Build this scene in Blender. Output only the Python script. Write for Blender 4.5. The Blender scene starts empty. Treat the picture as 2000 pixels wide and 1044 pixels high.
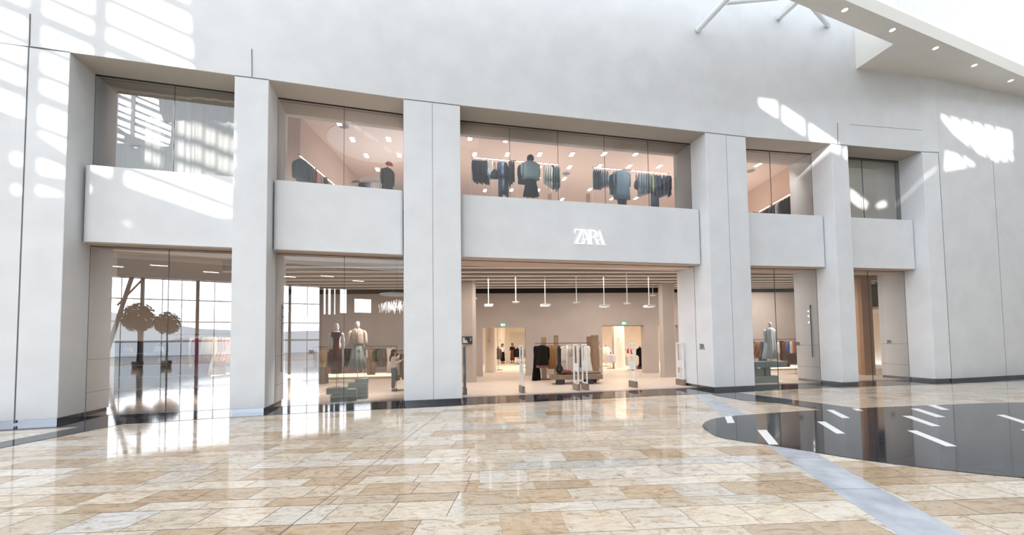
import bpy, math, random
from mathutils import Vector, Matrix
from mathutils.geometry import tessellate_polygon
random.seed(7)
C = bpy.context.scene.collection
pi = math.pi
# ------------------------------------------------------------------ surveyed camera and facade plan (metres)
F_, PITCH, ROLL, CX, CY, EZ = 785.25, .041956, -.013156, 1001.15, 631.02, 2.0
cp, sp, cr, sr = math.cos(PITCH), math.sin(PITCH), math.cos(ROLL), math.sin(ROLL)
R_ = (cr, -sp*sr, cp*sr); U_ = (-sr, -sp*cr, cp*cr); W_ = (0, cp, sp)
K = 2/1.7
FR = {k: (x*K, y*K) for k, (x, y) in {'C1R': (-10.13, 9.0), 'C2L': (-6.93, 9.87), 'C2R': (-6.18, 10.05), 'C3L': (-2.96, 10.94),
      'C3R': (-1.43, 11.29), 'C4L': (6.45, 12.99), 'C4R': (7.96, 13.32), 'C5L': (11.3, 13.88), 'C5R': (11.99, 14.02),
      'C6L': (15.24, 14.6), 'C6R': (15.92, 14.67)}.items()}
BAYS = [('C1R', 'C2L'), ('C2R', 'C3L'), ('C3R', 'C4L'), ('C4R', 'C5L'), ('C5R', 'C6L')]
H = 9.967            # head of the tall openings
def ray(px, py):
    a = (px-CX)/F_; b = (CY-py)/F_
    return tuple(W_[i]+a*R_[i]+b*U_[i] for i in range(3))
def gp(px, py, z=0.0):
    d = ray(px, py); t = (z-EZ)/d[2]
    return (d[0]*t, d[1]*t, z)
def py_(px, py, Y):
    d = ray(px, py); t = Y/d[1]
    return (d[0]*t, Y, EZ+d[2]*t)
def frame(i):
    A, B = FR[BAYS[i][0]], FR[BAYS[i][1]]
    L = math.hypot(B[0]-A[0], B[1]-A[1]); u = ((B[0]-A[0])/L, (B[1]-A[1])/L)
    return A, B, L, u, (-u[1], u[0])
def pv(px, py, i, dep):      # point on the plane parallel to bay i at a given depth behind its face
    A, B, L, u, n = frame(i); d = ray(px, py)
    t = ((A[0]*n[0]+A[1]*n[1])+dep)/(d[0]*n[0]+d[1]*n[1])
    return (d[0]*t, d[1]*t, EZ+d[2]*t)
def bp(i, s, dep, z=0):      # bay coordinates -> world
    A, B, L, u, n = frame(i)
    return (A[0]+u[0]*s+n[0]*dep, A[1]+u[1]*s+n[1]*dep, z)
def bs(P, i):                # world -> distance along bay
    A, B, L, u, n = frame(i)
    return (P[0]-A[0])*u[0]+(P[1]-A[1])*u[1]
def bang(i):
    u = frame(i)[3]; return math.atan2(u[1], u[0])

# ------------------------------------------------------------------ materials
def lin(c):
    if isinstance(c, str):
        c = tuple(int(c[i:i+2], 16)/255 for i in (0, 2, 4))
    return tuple(((x/12.92) if x <= .04045 else ((x+.055)/1.055)**2.4) for x in c)
_M = {}
def mat(name, col='cccccc', rough=.6, metal=0, var=0.0, scale=4.0, bump=0.0, emis=0, spec=None, col2=None, stretch=None):
    if name in _M: return _M[name]
    m = bpy.data.materials.new(name); m.use_nodes = True; nt = m.node_tree; b = nt.nodes['Principled BSDF']
    l = lin(col); b.inputs['Base Color'].default_value = (*l, 1)
    b.inputs['Roughness'].default_value = rough; b.inputs['Metallic'].default_value = metal
    if spec is not None: b.inputs['Specular IOR Level'].default_value = spec
    if emis:
        b.inputs['Emission Color'].default_value = (*l, 1); b.inputs['Emission Strength'].default_value = emis
    tc = nt.nodes.new('ShaderNodeTexCoord'); no = nt.nodes.new('ShaderNodeTexNoise')
    no.inputs['Scale'].default_value = scale; no.inputs['Detail'].default_value = 5
    if stretch:
        mp = nt.nodes.new('ShaderNodeMapping'); mp.inputs['Scale'].default_value = stretch
        nt.links.new(tc.outputs['Object'], mp.inputs['Vector']); nt.links.new(mp.outputs['Vector'], no.inputs['Vector'])
    else: nt.links.new(tc.outputs['Object'], no.inputs['Vector'])
    if var or col2:
        r = nt.nodes.new('ShaderNodeValToRGB'); r.color_ramp.elements[0].position = .35; r.color_ramp.elements[1].position = .65
        l2 = lin(col2) if col2 else tuple(x*(1-var) for x in l)
        r.color_ramp.elements[0].color = (*l2, 1); r.color_ramp.elements[1].color = (*l, 1)
        nt.links.new(no.outputs['Fac'], r.inputs['Fac']); nt.links.new(r.outputs['Color'], b.inputs['Base Color'])
    if bump:
        bu = nt.nodes.new('ShaderNodeBump'); bu.inputs['Strength'].default_value = bump; bu.inputs['Distance'].default_value = .02
        nt.links.new(no.outputs['Fac'], bu.inputs['Height']); nt.links.new(bu.outputs['Normal'], b.inputs['Normal'])
    _M[name] = m; return m
def emit(name, col, s):
    if name in _M: return _M[name]
    m = bpy.data.materials.new(name); m.use_nodes = True; nt = m.node_tree; nt.nodes.clear()
    o = nt.nodes.new('ShaderNodeOutputMaterial'); e = nt.nodes.new('ShaderNodeEmission')
    e.inputs[0].default_value = (*lin(col), 1); e.inputs[1].default_value = s; nt.links.new(e.outputs[0], o.inputs[0])
    _M[name] = m; return m
def fabric(col, name=None, var=.12):
    return mat(name or 'fabric_'+str(col), col, .9, 0, var, 14, .15, spec=.1)
PLASTER = mat('white_plaster', 'd9dbdd', .75, 0, .07, 1.1)
PLASTER2 = mat('reveal_plaster', 'c9c6c0', .8, 0, .08, 1.3)
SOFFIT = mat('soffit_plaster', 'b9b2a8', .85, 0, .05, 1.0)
JOINT = mat('dark_joint', '55585c', .7)
PLINTH = mat('brushed_plinth', '878c93', .22, .9)
SHOPWALL = mat('taupe_render', 'baafa6', .85, 0, .08, .9)
WARM = mat('cream_render', 'efe3d4', .85, 0, .05, .8)
CEIL2 = mat('pink_ceiling', 'dcc8bc', .9, 0, .03, .6)
SLATLIT = mat('baffle_lit_edge', 'efe3d8', .8, emis=.12)  # pale and faintly glowing, for the lit undersides of the baffles
BLACK = mat('black_paint', '0c0c0e', .6)
DMETAL = mat('dark_metal', '2c2a2a', .45, .6)
WMETAL = mat('white_metal', 'e6e8ea', .4, .1)
SHOPFLOOR = mat('shop_floor', 'e3d3c4', .32, 0, .06, .8)
TEAL = mat('sage_block', '95a5a3', .8, 0, .05, 5)
WOOD = mat('weathered_timber', 'a58a74', .8, 0, 0, 5, .4, col2='846852', stretch=(9, 9, .9))
WOODL = mat('weathered_timber_long', '94806c', .8, 0, 0, 5, .4, col2='736050', stretch=(.9, 9, 9))
MANQ = mat('mannequin_white', 'eceae8', .45)
STRIP = mat('white_stone', 'e4e6e8', .3, 0, .04, 6)
BAND = mat('pale_blue_stone', 'b9bfc8', .16, 0, 0, 2.5, col2='9fa6b0', spec=.7)
LIGHTW = emit('lamp_white', 'fff6ea', 9)
LIGHTP = emit('rail_glow', 'ffe4d2', 8)
def dark_stone():
    m = mat('dark_slate', '2c3138', .06, spec=.28); nt = m.node_tree; b = nt.nodes['Principled BSDF']
    tc = nt.nodes.new('ShaderNodeTexCoord'); mp = nt.nodes.new('ShaderNodeMapping'); mp.inputs['Rotation'].default_value = (0, 0, 1.2)
    br = nt.nodes.new('ShaderNodeTexBrick'); br.inputs['Scale'].default_value = 1; br.inputs['Mortar Size'].default_value = .014
    br.inputs['Brick Width'].default_value = 1.3; br.inputs['Row Height'].default_value = .62
    br.inputs['Color1'].default_value = (*lin('2f353d'), 1); br.inputs['Color2'].default_value = (*lin('262b32'), 1); br.inputs['Mortar'].default_value = (*lin('000000'), 1)
    nt.links.new(tc.outputs['Object'], mp.inputs['Vector']); nt.links.new(mp.outputs['Vector'], br.inputs['Vector']); nt.links.new(br.outputs['Color'], b.inputs['Base Color'])
    return m
SLATE = dark_stone()
def stone():
    m = mat('travertine_tile', 'd2c0a8', .065, spec=.75); nt = m.node_tree; b = nt.nodes['Principled BSDF']
    at = nt.nodes.new('ShaderNodeAttribute'); at.attribute_name = 'tint'
    tc = nt.nodes.new('ShaderNodeTexCoord')
    mp = nt.nodes.new('ShaderNodeMapping'); mp.inputs['Scale'].default_value = (.8, 2.0, 1)
    n1 = nt.nodes.new('ShaderNodeTexNoise'); n1.inputs['Scale'].default_value = 3.2; n1.inputs['Detail'].default_value = 8; n1.inputs['Distortion'].default_value = 2.2; n1.inputs['Roughness'].default_value = .75
    n2 = nt.nodes.new('ShaderNodeTexNoise'); n2.inputs['Scale'].default_value = 28; n2.inputs['Detail'].default_value = 4
    add = nt.nodes.new('ShaderNodeVectorMath'); add.operation = 'MULTIPLY_ADD'; add.inputs[1].default_value = (9, 9, 9)
    nt.links.new(tc.outputs['Object'], mp.inputs['Vector'])
    nt.links.new(at.outputs['Vector'], add.inputs[0]); nt.links.new(mp.outputs['Vector'], add.inputs[2])
    nt.links.new(add.outputs[0], n1.inputs['Vector']); nt.links.new(tc.outputs['Object'], n2.inputs['Vector'])
    r1 = nt.nodes.new('ShaderNodeValToRGB'); e = r1.color_ramp.elements
    e[0].position = .38; e[0].color = (.68, .55, .41, 1); e[1].position = .64; e[1].color = (1.12, 1.12, 1.12, 1)
    x = r1.color_ramp.elements.new(.47); x.color = (.95, .91, .85, 1); x = r1.color_ramp.elements.new(.53); x.color = (1.0, .99, .97, 1)
    r2 = nt.nodes.new('ShaderNodeValToRGB'); e = r2.color_ramp.elements; e[0].position = .30; e[0].color = (.72, .68, .66, 1); e[1].position = .38; e[1].color = (1, 1, 1, 1)
    nt.links.new(n1.outputs['Fac'], r1.inputs['Fac']); nt.links.new(n2.outputs['Fac'], r2.inputs['Fac'])
    def mul(a, c):
        k = nt.nodes.new('ShaderNodeMix'); k.data_type = 'RGBA'; k.blend_type = 'MULTIPLY'; k.inputs[0].default_value = 1
        nt.links.new(a, k.inputs[6]); nt.links.new(c, k.inputs[7]); return k.outputs[2]
    nt.links.new(mul(mul(at.outputs['Color'], r1.outputs['Color']), r2.outputs['Color']), b.inputs['Base Color'])
    return m
TILE = stone()
def glass(name, base=.03, k=1.7, tint=(.97, .98, .98)):
    m = bpy.data.materials.new(name); m.use_nodes = True; nt = m.node_tree; nt.nodes.clear()
    o = nt.nodes.new('ShaderNodeOutputMaterial'); mx = nt.nodes.new('ShaderNodeMixShader'); t = nt.nodes.new('ShaderNodeBsdfTransparent')
    g = nt.nodes.new('ShaderNodeBsdfGlossy'); f = nt.nodes.new('ShaderNodeFresnel'); ma = nt.nodes.new('ShaderNodeMath')
    t.inputs[0].default_value = (*tint, 1); g.inputs['Roughness'].default_value = 0; f.inputs[0].default_value = 1.5
    ma.operation = 'MULTIPLY_ADD'; ma.inputs[1].default_value = k; ma.inputs[2].default_value = base; ma.use_clamp = True
    nt.links.new(f.outputs[0], ma.inputs[0]); nt.links.new(ma.outputs[0], mx.inputs[0]); nt.links.new(t.outputs[0], mx.inputs[1]); nt.links.new(g.outputs[0], mx.inputs[2]); nt.links.new(mx.outputs[0], o.inputs[0])
    return m
GLASS = glass('shop_glass')
GLASSL = glass('shop_glass_coated', .22, 2.2)
GLASSM = glass('shop_glass_upper', .10, 2.2)

# ------------------------------------------------------------------ mesh builder
class MB:
    def __init__(s): s.v = []; s.f = []; s.m = []; s.cur = 0
    def add(s, vs, fs):
        o = len(s.v); s.v += [tuple(v) for v in vs]; s.f += [tuple(o+i for i in f) for f in fs]; s.m += [s.cur]*len(fs); return s
    def box(s, x0, x1, y0, y1, z0, z1):
        return s.add([(x0,y0,z0),(x1,y0,z0),(x1,y1,z0),(x0,y1,z0),(x0,y0,z1),(x1,y0,z1),(x1,y1,z1),(x0,y1,z1)],
                     [(0,3,2,1),(4,5,6,7),(0,1,5,4),(1,2,6,5),(2,3,7,6),(3,0,4,7)])
    def prism(s, pts, z0, z1, holes=()):
        loops = [list(pts)]+[list(h) for h in holes]
        flat = [p for l in loops for p in l]; n = len(flat)
        tr = tessellate_polygon([[Vector((p[0], p[1], 0)) for p in l] for l in loops])
        def sgn(t): a, b, c = (flat[i] for i in t); return (b[0]-a[0])*(c[1]-a[1])-(b[1]-a[1])*(c[0]-a[0])
        fs = []
        for t in tr:
            if sgn(t) < 0: t = (t[0], t[2], t[1])
            fs.append(tuple(n+i for i in t)); fs.append((t[2], t[1], t[0]))
        o = 0
        for li, l in enumerate(loops):
            k = len(l); ar = sum(l[i][0]*l[(i+1) % k][1]-l[(i+1) % k][0]*l[i][1] for i in range(k))
            for i in range(k):
                a, b = o+i, o+(i+1) % k
                q = (a, b, n+b, n+a)
                if (ar < 0) != (li > 0): q = q[::-1]
                fs.append(q)
            o += k
        return s.add([(p[0], p[1], z0) for p in flat]+[(p[0], p[1], z1) for p in flat], fs)
    def tube(s, pts, r, n=8, cap=True):
        pts = [Vector(p) for p in pts]; rs = r if isinstance(r, (list, tuple)) else [r]*len(pts)
        vs = []
        for i, p in enumerate(pts):
            d = (pts[min(i+1, len(pts)-1)]-pts[max(i-1, 0)]).normalized()
            a = d.orthogonal().normalized() if i == 0 else (a-d*a.dot(d)).normalized()
            b = d.cross(a)
            for k in range(n):
                t = 2*pi*k/n; vs.append(p+(a*math.cos(t)+b*math.sin(t))*rs[i])
        fs = [(i*n+k, i*n+(k+1) % n, (i+1)*n+(k+1) % n, (i+1)*n+k) for i in range(len(pts)-1) for k in range(n)]
        if cap: fs += [tuple(range(n-1, -1, -1)), tuple((len(pts)-1)*n+k for k in range(n))]
        return s.add(vs, fs)
    def loft(s, rings, closed_top=True, closed_bot=True):
        n = len(rings[0]); vs = [v for r in rings for v in r]
        fs = [(i*n+k, i*n+(k+1) % n, (i+1)*n+(k+1) % n, (i+1)*n+k) for i in range(len(rings)-1) for k in range(n)]
        if closed_bot: fs.append(tuple(range(n-1, -1, -1)))
        if closed_top: fs.append(tuple((len(rings)-1)*n+k for k in range(n)))
        return s.add(vs, fs)
    def lathe(s, prof, n=20, c=(0, 0)):
        return s.loft([[(c[0]+r*math.cos(2*pi*k/n), c[1]+r*math.sin(2*pi*k/n), z) for k in range(n)] for r, z in prof])
    def move(s, f): s.v = [tuple(f(*v)) for v in s.v]; return s
    def build(s, name, m, parent=None, loc=None, rot=None, smooth=False, bevel=0):
        me = bpy.data.meshes.new(name); me.from_pydata(s.v, [], s.f)
        ms = m if isinstance(m, (list, tuple)) else [m]
        for x in ms: me.materials.append(x)
        if len(ms) > 1: me.polygons.foreach_set('material_index', s.m)
        if smooth: me.polygons.foreach_set('use_smooth', [True]*len(me.polygons))
        me.validate(); me.update()
        o = bpy.data.objects.new(name, me); C.objects.link(o)
        if parent: o.parent = parent
        if loc: o.location = loc
        if rot is not None: o.rotation_euler = rot if isinstance(rot, tuple) else (0, 0, rot)
        if bevel:
            b = o.modifiers.new('bevel', 'BEVEL'); b.width = bevel; b.segments = 2; b.limit_method = 'ANGLE'
        return o
def tag(o, label=None, cat=None, group=None, kind=None):
    if label: o['label'] = label
    if cat: o['category'] = cat
    if group: o['group'] = group
    if kind: o['kind'] = kind
    return o
def empty(name, loc=(0, 0, 0), rz=0, label=None, cat=None, group=None):
    o = bpy.data.objects.new(name, None); C.objects.link(o); o.location = loc; o.rotation_euler = (0, 0, rz); o.empty_display_size = .1
    return tag(o, label, cat, group)
def struct(o): o['kind'] = 'structure'; return o
def dup(o, loc, rz=None, label=None, group=None):
    c = o.copy(); C.objects.link(c); c.location = loc
    if rz is not None: c.rotation_euler = (0, 0, rz)
    if label: c['label'] = label
    if group: c['group'] = group
    for ch in list(o.children):
        d = ch.copy(); C.objects.link(d); d.parent = c
        for g in list(ch.children):
            e = g.copy(); C.objects.link(e); e.parent = d
    return c
ORD = ['first','second','third','fourth','fifth','sixth','seventh','eighth','ninth','tenth','eleventh','twelfth','thirteenth','fourteenth','fifteenth','sixteenth']
def baybox(mb, i, s0, s1, d0, d1, z0, z1):
    pts = [bp(i, s0, d0)[:2], bp(i, s1, d0)[:2], bp(i, s1, d1)[:2], bp(i, s0, d1)[:2]]
    return mb.prism(pts, z0, z1)

# ------------------------------------------------------------------ floor
def tiles(origin, u, v, nu, clip, z, seed, gap=.0045):
    rnd = random.Random(seed); vs, fs, cols = [], [], []
    pal = ['d0c6b9', 'cdc1b1', 'd1c9be', 'c1b3a1', 'b6a28a', 'c9beaf', 'd4cec7', 'c6c5c4', 'cec3b4', 'bdab96', 'd1c8bb', 'cbc0b1', 'ccc6be']
    y = 0; row = 0
    while y < nu[1]:
        h = (.5, .26, .42, .3, .5, .36)[row % 6]*(1+.1*rnd.random()); x = -rnd.random()*.7; w0 = .7 if h > .33 else .78
        rowp = rnd.choice(pal)
        while x < nu[0]:
            w = w0
            poly = [(x+gap, y+gap), (x+w-gap, y+gap), (x+w-gap, y+h-gap), (x+gap, y+h-gap)]
            poly = [(origin[0]+u[0]*a+v[0]*b, origin[1]+u[1]*a+v[1]*b) for a, b in poly]
            for (A, B) in clip:      # keep the left side of each clip edge
                out = []
                for i in range(len(poly)):
                    P, Q = poly[i], poly[(i+1) % len(poly)]
                    sP = (B[0]-A[0])*(P[1]-A[1])-(B[1]-A[1])*(P[0]-A[0]); sQ = (B[0]-A[0])*(Q[1]-A[1])-(B[1]-A[1])*(Q[0]-A[0])
                    if sP >= 0: out.append(P)
                    if (sP >= 0) != (sQ >= 0):
                        t = sP/(sP-sQ); out.append((P[0]+(Q[0]-P[0])*t, P[1]+(Q[1]-P[1])*t))
                poly = out
                if len(poly) < 3: break
            if len(poly) >= 3:
                o = len(vs); vs += [(p[0], p[1], z) for p in poly]; fs.append(tuple(range(o, o+len(poly))))
                c = lin(rowp if rnd.random() < .45 else rnd.choice(pal)); k = .9+.16*rnd.random(); cols += [(c[0]*k, c[1]*k, c[2]*k, 1)]*len(poly)
            x += w
        y += h; row += 1
    return vs, fs, cols
def tile_object(name, data, parent=None):
    vs, fs, cols = data
    me = bpy.data.meshes.new(name); me.from_pydata(vs, [], fs); me.materials.append(TILE)
    ca = me.color_attributes.new('tint', 'FLOAT_COLOR', 'POINT'); ca.data.foreach_set('color', [c for q in cols for c in q])
    o = bpy.data.objects.new(name, me); C.objects.link(o)
    if parent: o.parent = parent
    return o
grout = mat('grout', '7d7266', .7)
floor = struct(MB().box(-45, 45, -40, 19, -.3, -.004).build('floor', grout))
ang = .0; u = (.9985, .056); v = (.062, .998)
tile_object('stone_tiles', tiles((-34, -26.5), u, v, (64, 42), [((30, 19), (-17, 10.6)), ], 0, 3), floor)
du = (-.229, -.973)
bl0, bl1, br0, br1 = gp(1351, 770)[:2], gp(1755, 1044)[:2], gp(1382, 769)[:2], gp(1884, 1044)[:2]
def ext(a, b, t): return (a[0]+(b[0]-a[0])*t, a[1]+(b[1]-a[1])*t)
bl2, br2 = ext(bl0, bl1, 1.9), ext(br0, br1, 1.9)
tile_object('stone_tiles_beyond_band', tiles((1, -8), (.998, .062), (-.10, .995), (34, 28), [(br2, br0), ((30, 19), (br0[0], br0[1])), ((-10, -6), (30, -6))], .003, 11), floor)
MB().prism([bl2, bl0, br0, br2], .003, .006).build('pale_band', BAND, floor)
mb = MB()
for k in range(14):       # joints of the pale band
    a, b = ext(bl0, bl1, .07+k*.135), ext(br0, br1, .07+k*.135)
    mb.prism([a, (a[0], a[1]-.008), (b[0], b[1]-.008), b], .006, .0065)
mb.prism([gp(539, 1046)[:2], gp(541, 1046)[:2], gp(895.6, 780)[:2], gp(895, 780)[:2]], .0002, .0012)
mb.build('floor_joint', JOINT, floor)
def catmull(P, n=8, closed=True):
    out = []; N = len(P)
    for i in range(N):
        p0, p1, p2, p3 = (Vector(P[(i+k) % N]) for k in (-1, 0, 1, 2))
        for j in range(n):
            t = j/n; out.append(tuple(.5*((2*p1)+(-p0+p2)*t+(2*p0-5*p1+4*p2-p3)*t*t+(-p0+3*p1-3*p2+p3)*t**3)))
    return out
dp = [gp(*p)[:2] for p in ((2000,786),(1850,790),(1700,796),(1600,800.5),(1500,807),(1430,812.5),(1390,819),(1372,830),(1382,842),(1410,855),(1500,869),(1590,883),(1700,900),(1850,918),(2000,933))]
dp += [(9.5, 4.6), (14, 3.8), (20, 4.6), (24, 8), (21, 11.2)]
MB().prism(catmull([(x, y) for x, y in dp]), .006, .009).build('dark_disc', SLATE, floor)
# dark band along the shop front, plus the two diagonal dark bands
inner = [bp(0, -3.2, .95)[:2], bp(0, 0, .95)[:2], bp(0, 3.9, .95)[:2], bp(1, 0, .95)[:2], bp(1, 3.93, .95)[:2], bp(2, 0, .95)[:2], bp(2, 9.48, .95)[:2], bp(3, 0, .95)[:2], bp(3, 3.98, .95)[:2], bp(4, 0, .95)[:2], bp(4, 3.88, .95)[:2], (24.5, 19.2)]
outer = [gp(*p)[:2] for p in ((0,841.5),(112,835),(160,832.5),(218,829),(300,825),(400,817.5),(517,811),(640,804),(790,797),(903,791),(1000,786),(1180,778.5),(1300,771.5),(1360,769.2),(1393,768),(1436,766),(1475,763.5),(1560,759),(1700,753.7),(1860,748),(2000,743.5))]
outer = [(outer[0][0]-1.5, outer[0][1]-.55)]+outer+[(outer[-1][0]+3, outer[-1][1]+.9)]
MB().prism(inner+outer[::-1], .003, .0065).build('dark_threshold_band', SLATE, floor)
MB().prism([gp(*p)[:2] for p in ((-120,884),(0,863.5),(162,832),(225,828.5),(240,828),(0,875),(-120,897))], .003, .007).build('dark_diagonal_band', SLATE, floor)
MB().prism([gp(*p)[:2] for p in ((1385,767),(1436,766),(1600,787),(1690,799),(1610,801),(1525,787.5),(1450,781.5),(1393,771))], .004, .0075).build('dark_diagonal_band', SLATE, floor)
strips = [((1415.5,813.8),(1429,813),(1435,826),(1420.8,826.5)), ((1479,840),(1497,840),(1520.5,868.5),(1502,868.5)), ((1596,823.5),(1611.5,823.5),(1650.5,847),(1634,847)),
  ((1614,800.5),(1627,800.5),(1660.5,816.5),(1645,816.5)), ((1664,798),(1676,798),(1686,802.2),(1673,802.2)), ((1762,812.3),(1779.5,812.3),(1837,832.5),(1820,832.5)),
  ((1772,841),(1790,841),(1869,872),(1848,872)), ((1778,798),(1793.5,798),(1847,814.8),(1828.5,814.8)), ((1810,791),(1827,791),(1855,800.5),(1839,800.5)), ((1946,810.2),(1961,810.2),(2040,834),(2020,834)), ((1993,839),(2010,839),(2060,853),(2040,853))]
sl = ['short white floor strip where the pale band meets the dark disc', 'white floor strip at the near edge of the dark disc beside the pale band', 'white floor strip in the dark disc, third from its left tip',
  'white floor strip behind the third one, nearer the shop front', 'tiny white floor strip at the far edge where the dark diagonal band ends', 'white floor strip in the middle of the dark disc, middle row',
  'longest white floor strip, nearest the viewer in the dark disc', 'white floor strip in the far row of the dark disc', 'farthest white floor strip beside the beige tiles', 'white floor strip running out of the right edge of the picture', 'white floor strip tip cut off at the right edge, nearest corner']
for q, l in zip(strips, sl):
    tag(MB().prism([gp(*p)[:2] for p in q], .009, .012).build('floor_strip', STRIP), l, 'floor strip', 'white strips inlaid in the dark disc')

# ------------------------------------------------------------------ shop shell
DEP = 2.1
line = [bp(0, -6, .95), bp(0, 0, .95), bp(0, 3.9, .95), bp(1, 0, .95), bp(1, 3.93, .95), bp(2, 0, .95), bp(2, 9.48, .95), bp(3, 0, .95), bp(3, 3.98, .95), bp(4, 0, .95), bp(4, 3.88, .95), (24.5, 19.2, 0)]
shopfront = [p[:2] for p in line]
MB().prism(shopfront+[(26, 48), (-20, 48)], .004, .010).build('shop_floor_slab', SHOPFLOOR, floor)
mb = MB()
mb.prism([bp(i, s, .93)[:2] for i, s in ((0, 0), (0, 3.9), (1, 0), (1, 3.93), (2, 0), (2, 9.48), (3, 0), (3, 3.98), (4, 0), (4, 3.88))]+[bp(i, s, 1.25)[:2] for i, s in ((4, 3.88), (4, 0), (3, 3.98), (3, 0), (2, 9.48), (2, 0), (1, 3.93), (1, 0), (0, 3.9), (0, 0))], .0105, .0125)
mb.build('threshold_strip', mat('threshold_metal', 'b7aeb0', .3, .2), floor)
# back wall of the ground floor (line through surveyed base points)
WA, WB = (-13.5, 21.72), (21.5, 24.33)
wl = math.hypot(WB[0]-WA[0], WB[1]-WA[1]); wang = math.atan2(WB[1]-WA[1], WB[0]-WA[0])
def onwall(px, y=700):
    d = ray(px, y); w = ((WB[0]-WA[0])/wl, (WB[1]-WA[1])/wl); n = (-w[1], w[0])
    t = (WA[0]*n[0]+WA[1]*n[1])/(d[0]*n[0]+d[1]*n[1]); P = (d[0]*t, d[1]*t)
    return (P[0]-WA[0])*w[0]+(P[1]-WA[1])*w[1], EZ+d[2]*t
d1a, d1b = onwall(943)[0], onwall(1027.5)[0]; d2a, d2b = onwall(1177)[0], onwall(1259)[0]; d3a, d3b = onwall(1287)[0], onwall(1287)[0]+1.2
zt1, zt2 = onwall(985, 639)[1], onwall(1220, 635)[1]
mb = MB(); T = .45
for a, b in ((0, d1a), (d1b, d2a), (d2b, d3a), (d3b, wl)): mb.box(a, b, 0, T, .01, 2.75)
mb.box(0, wl, 0, T, 2.75, 5.4)
mb.box(d1a, d1b, 0, T, zt1, 2.75); mb.box(d2a, d2b, 0, T, zt2, 2.75); mb.box(d3a, d3b, 0, T, zt2, 2.75)
wall_back = struct(mb.build('wall_back', SHOPWALL, None, (WA[0], WA[1], 0), wang))
MB().box(0, wl, -.06, -.0, 4.66, 4.93).build('dark_recess_band', BLACK, wall_back)  # flat black strip stands in for the dark gap above the wall
MB().box(.3, onwall(800)[0], -.05, -.0, .32, .36).build('cove_lip', WARM, wall_back)
MB().box(.3, onwall(880)[0], -.035, -.005, .12, .30).build('cove_glow', emit('cove_glow_mat', 'ffe2bd', 2.2), wall_back)
MB().box(onwall(1440)[0], onwall(1600)[0], -.035, -.005, .12, .30).build('cove_glow', emit('cove_glow_mat', 'ffe2bd', 2.2), wall_back)
mb = MB()
mb.box(-20, -19.7, 8, 48, 0, 10.4).box(25.6, 25.9, 19.4, 48, 0, 10.4).box(-20, 26, 47.7, 48, 0, 10.4)
struct(mb.build('wall_side', WARM))
# deep back room walls and columns
mb = MB()
Yb = 37.5
xa, xb = py_(996, 700, Yb)[0], py_(1027, 700, Yb)[0]+.6
mb.box(-12, xa, Yb, Yb+.3, .01, 3.6).box(xb, 26, Yb, Yb+.3, .01, 3.6).box(xa, xb, Yb, Yb+.3, 2.75, 3.6)
struct(mb.build('wall_rear_room', WARM))
struct(MB().box(-14, 25.6, 24.5, 47.7, 3.6, 3.75).build('ceiling_rear_room', mat('rear_ceiling', 'efe3d4', .9)))
def column(px0, px1, Y, z1, m, label, shape='round', name='column'):
    a, b = py_(px0, 690, Y), py_(px1, 690, Y); r = (b[0]-a[0])/2; c = ((a[0]+b[0])/2, Y+r)
    o = empty(name, (c[0], c[1], 0), 0, label, 'column')
    if shape == 'round': MB().lathe([(r, .01), (r, z1)], 32).build('shaft', m, o, smooth=False)
    else:
        k = r*.28; P = [(-r, -r+k), (-r+k, -r), (r-k, -r), (r, -r+k), (r, -r*.2), (-r, -r*.2)]
        MB().prism(P, .01, z1).build('shaft', m, o)
    MB().box(-r*.4, -r*.4+.12, -r-.0, -r+.02, 1.9, 2.05).build('switch_plate', mat('plate', 'cfc2b2', .5), o) if shape == 'round' else None
    return o
column(945, 969.5, 25.2, 3.6, WARM, 'fat round cream column just inside the left doorway')
column(970.5, 987.5, 35.0, 3.6, WARM, 'thinner round cream column behind the left doorway one')
column(1200, 1223, 28.0, 3.6, WARM, 'round cream column seen through the right doorway')
column(1196, 1200, 27.5, 3.6, SHOPWALL, 'slim beige post left of the round column in the right doorway', 'sq')
column(1293, 1322, 20.6, 4.95, SHOPWALL, 'taupe chamfered pillar at the right of the entrance hall', 'sq')
column(903-14, 929, 19.3, 4.95, SHOPWALL, 'taupe square pillar at the left of the entrance hall', 'sq')
column(1684, 1712, 20.4, 4.95, mat('tan_render', 'b28c6e', .85, 0, .05, 1), 'tan pillar behind the narrow glass at the far right bay', 'sq')
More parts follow.
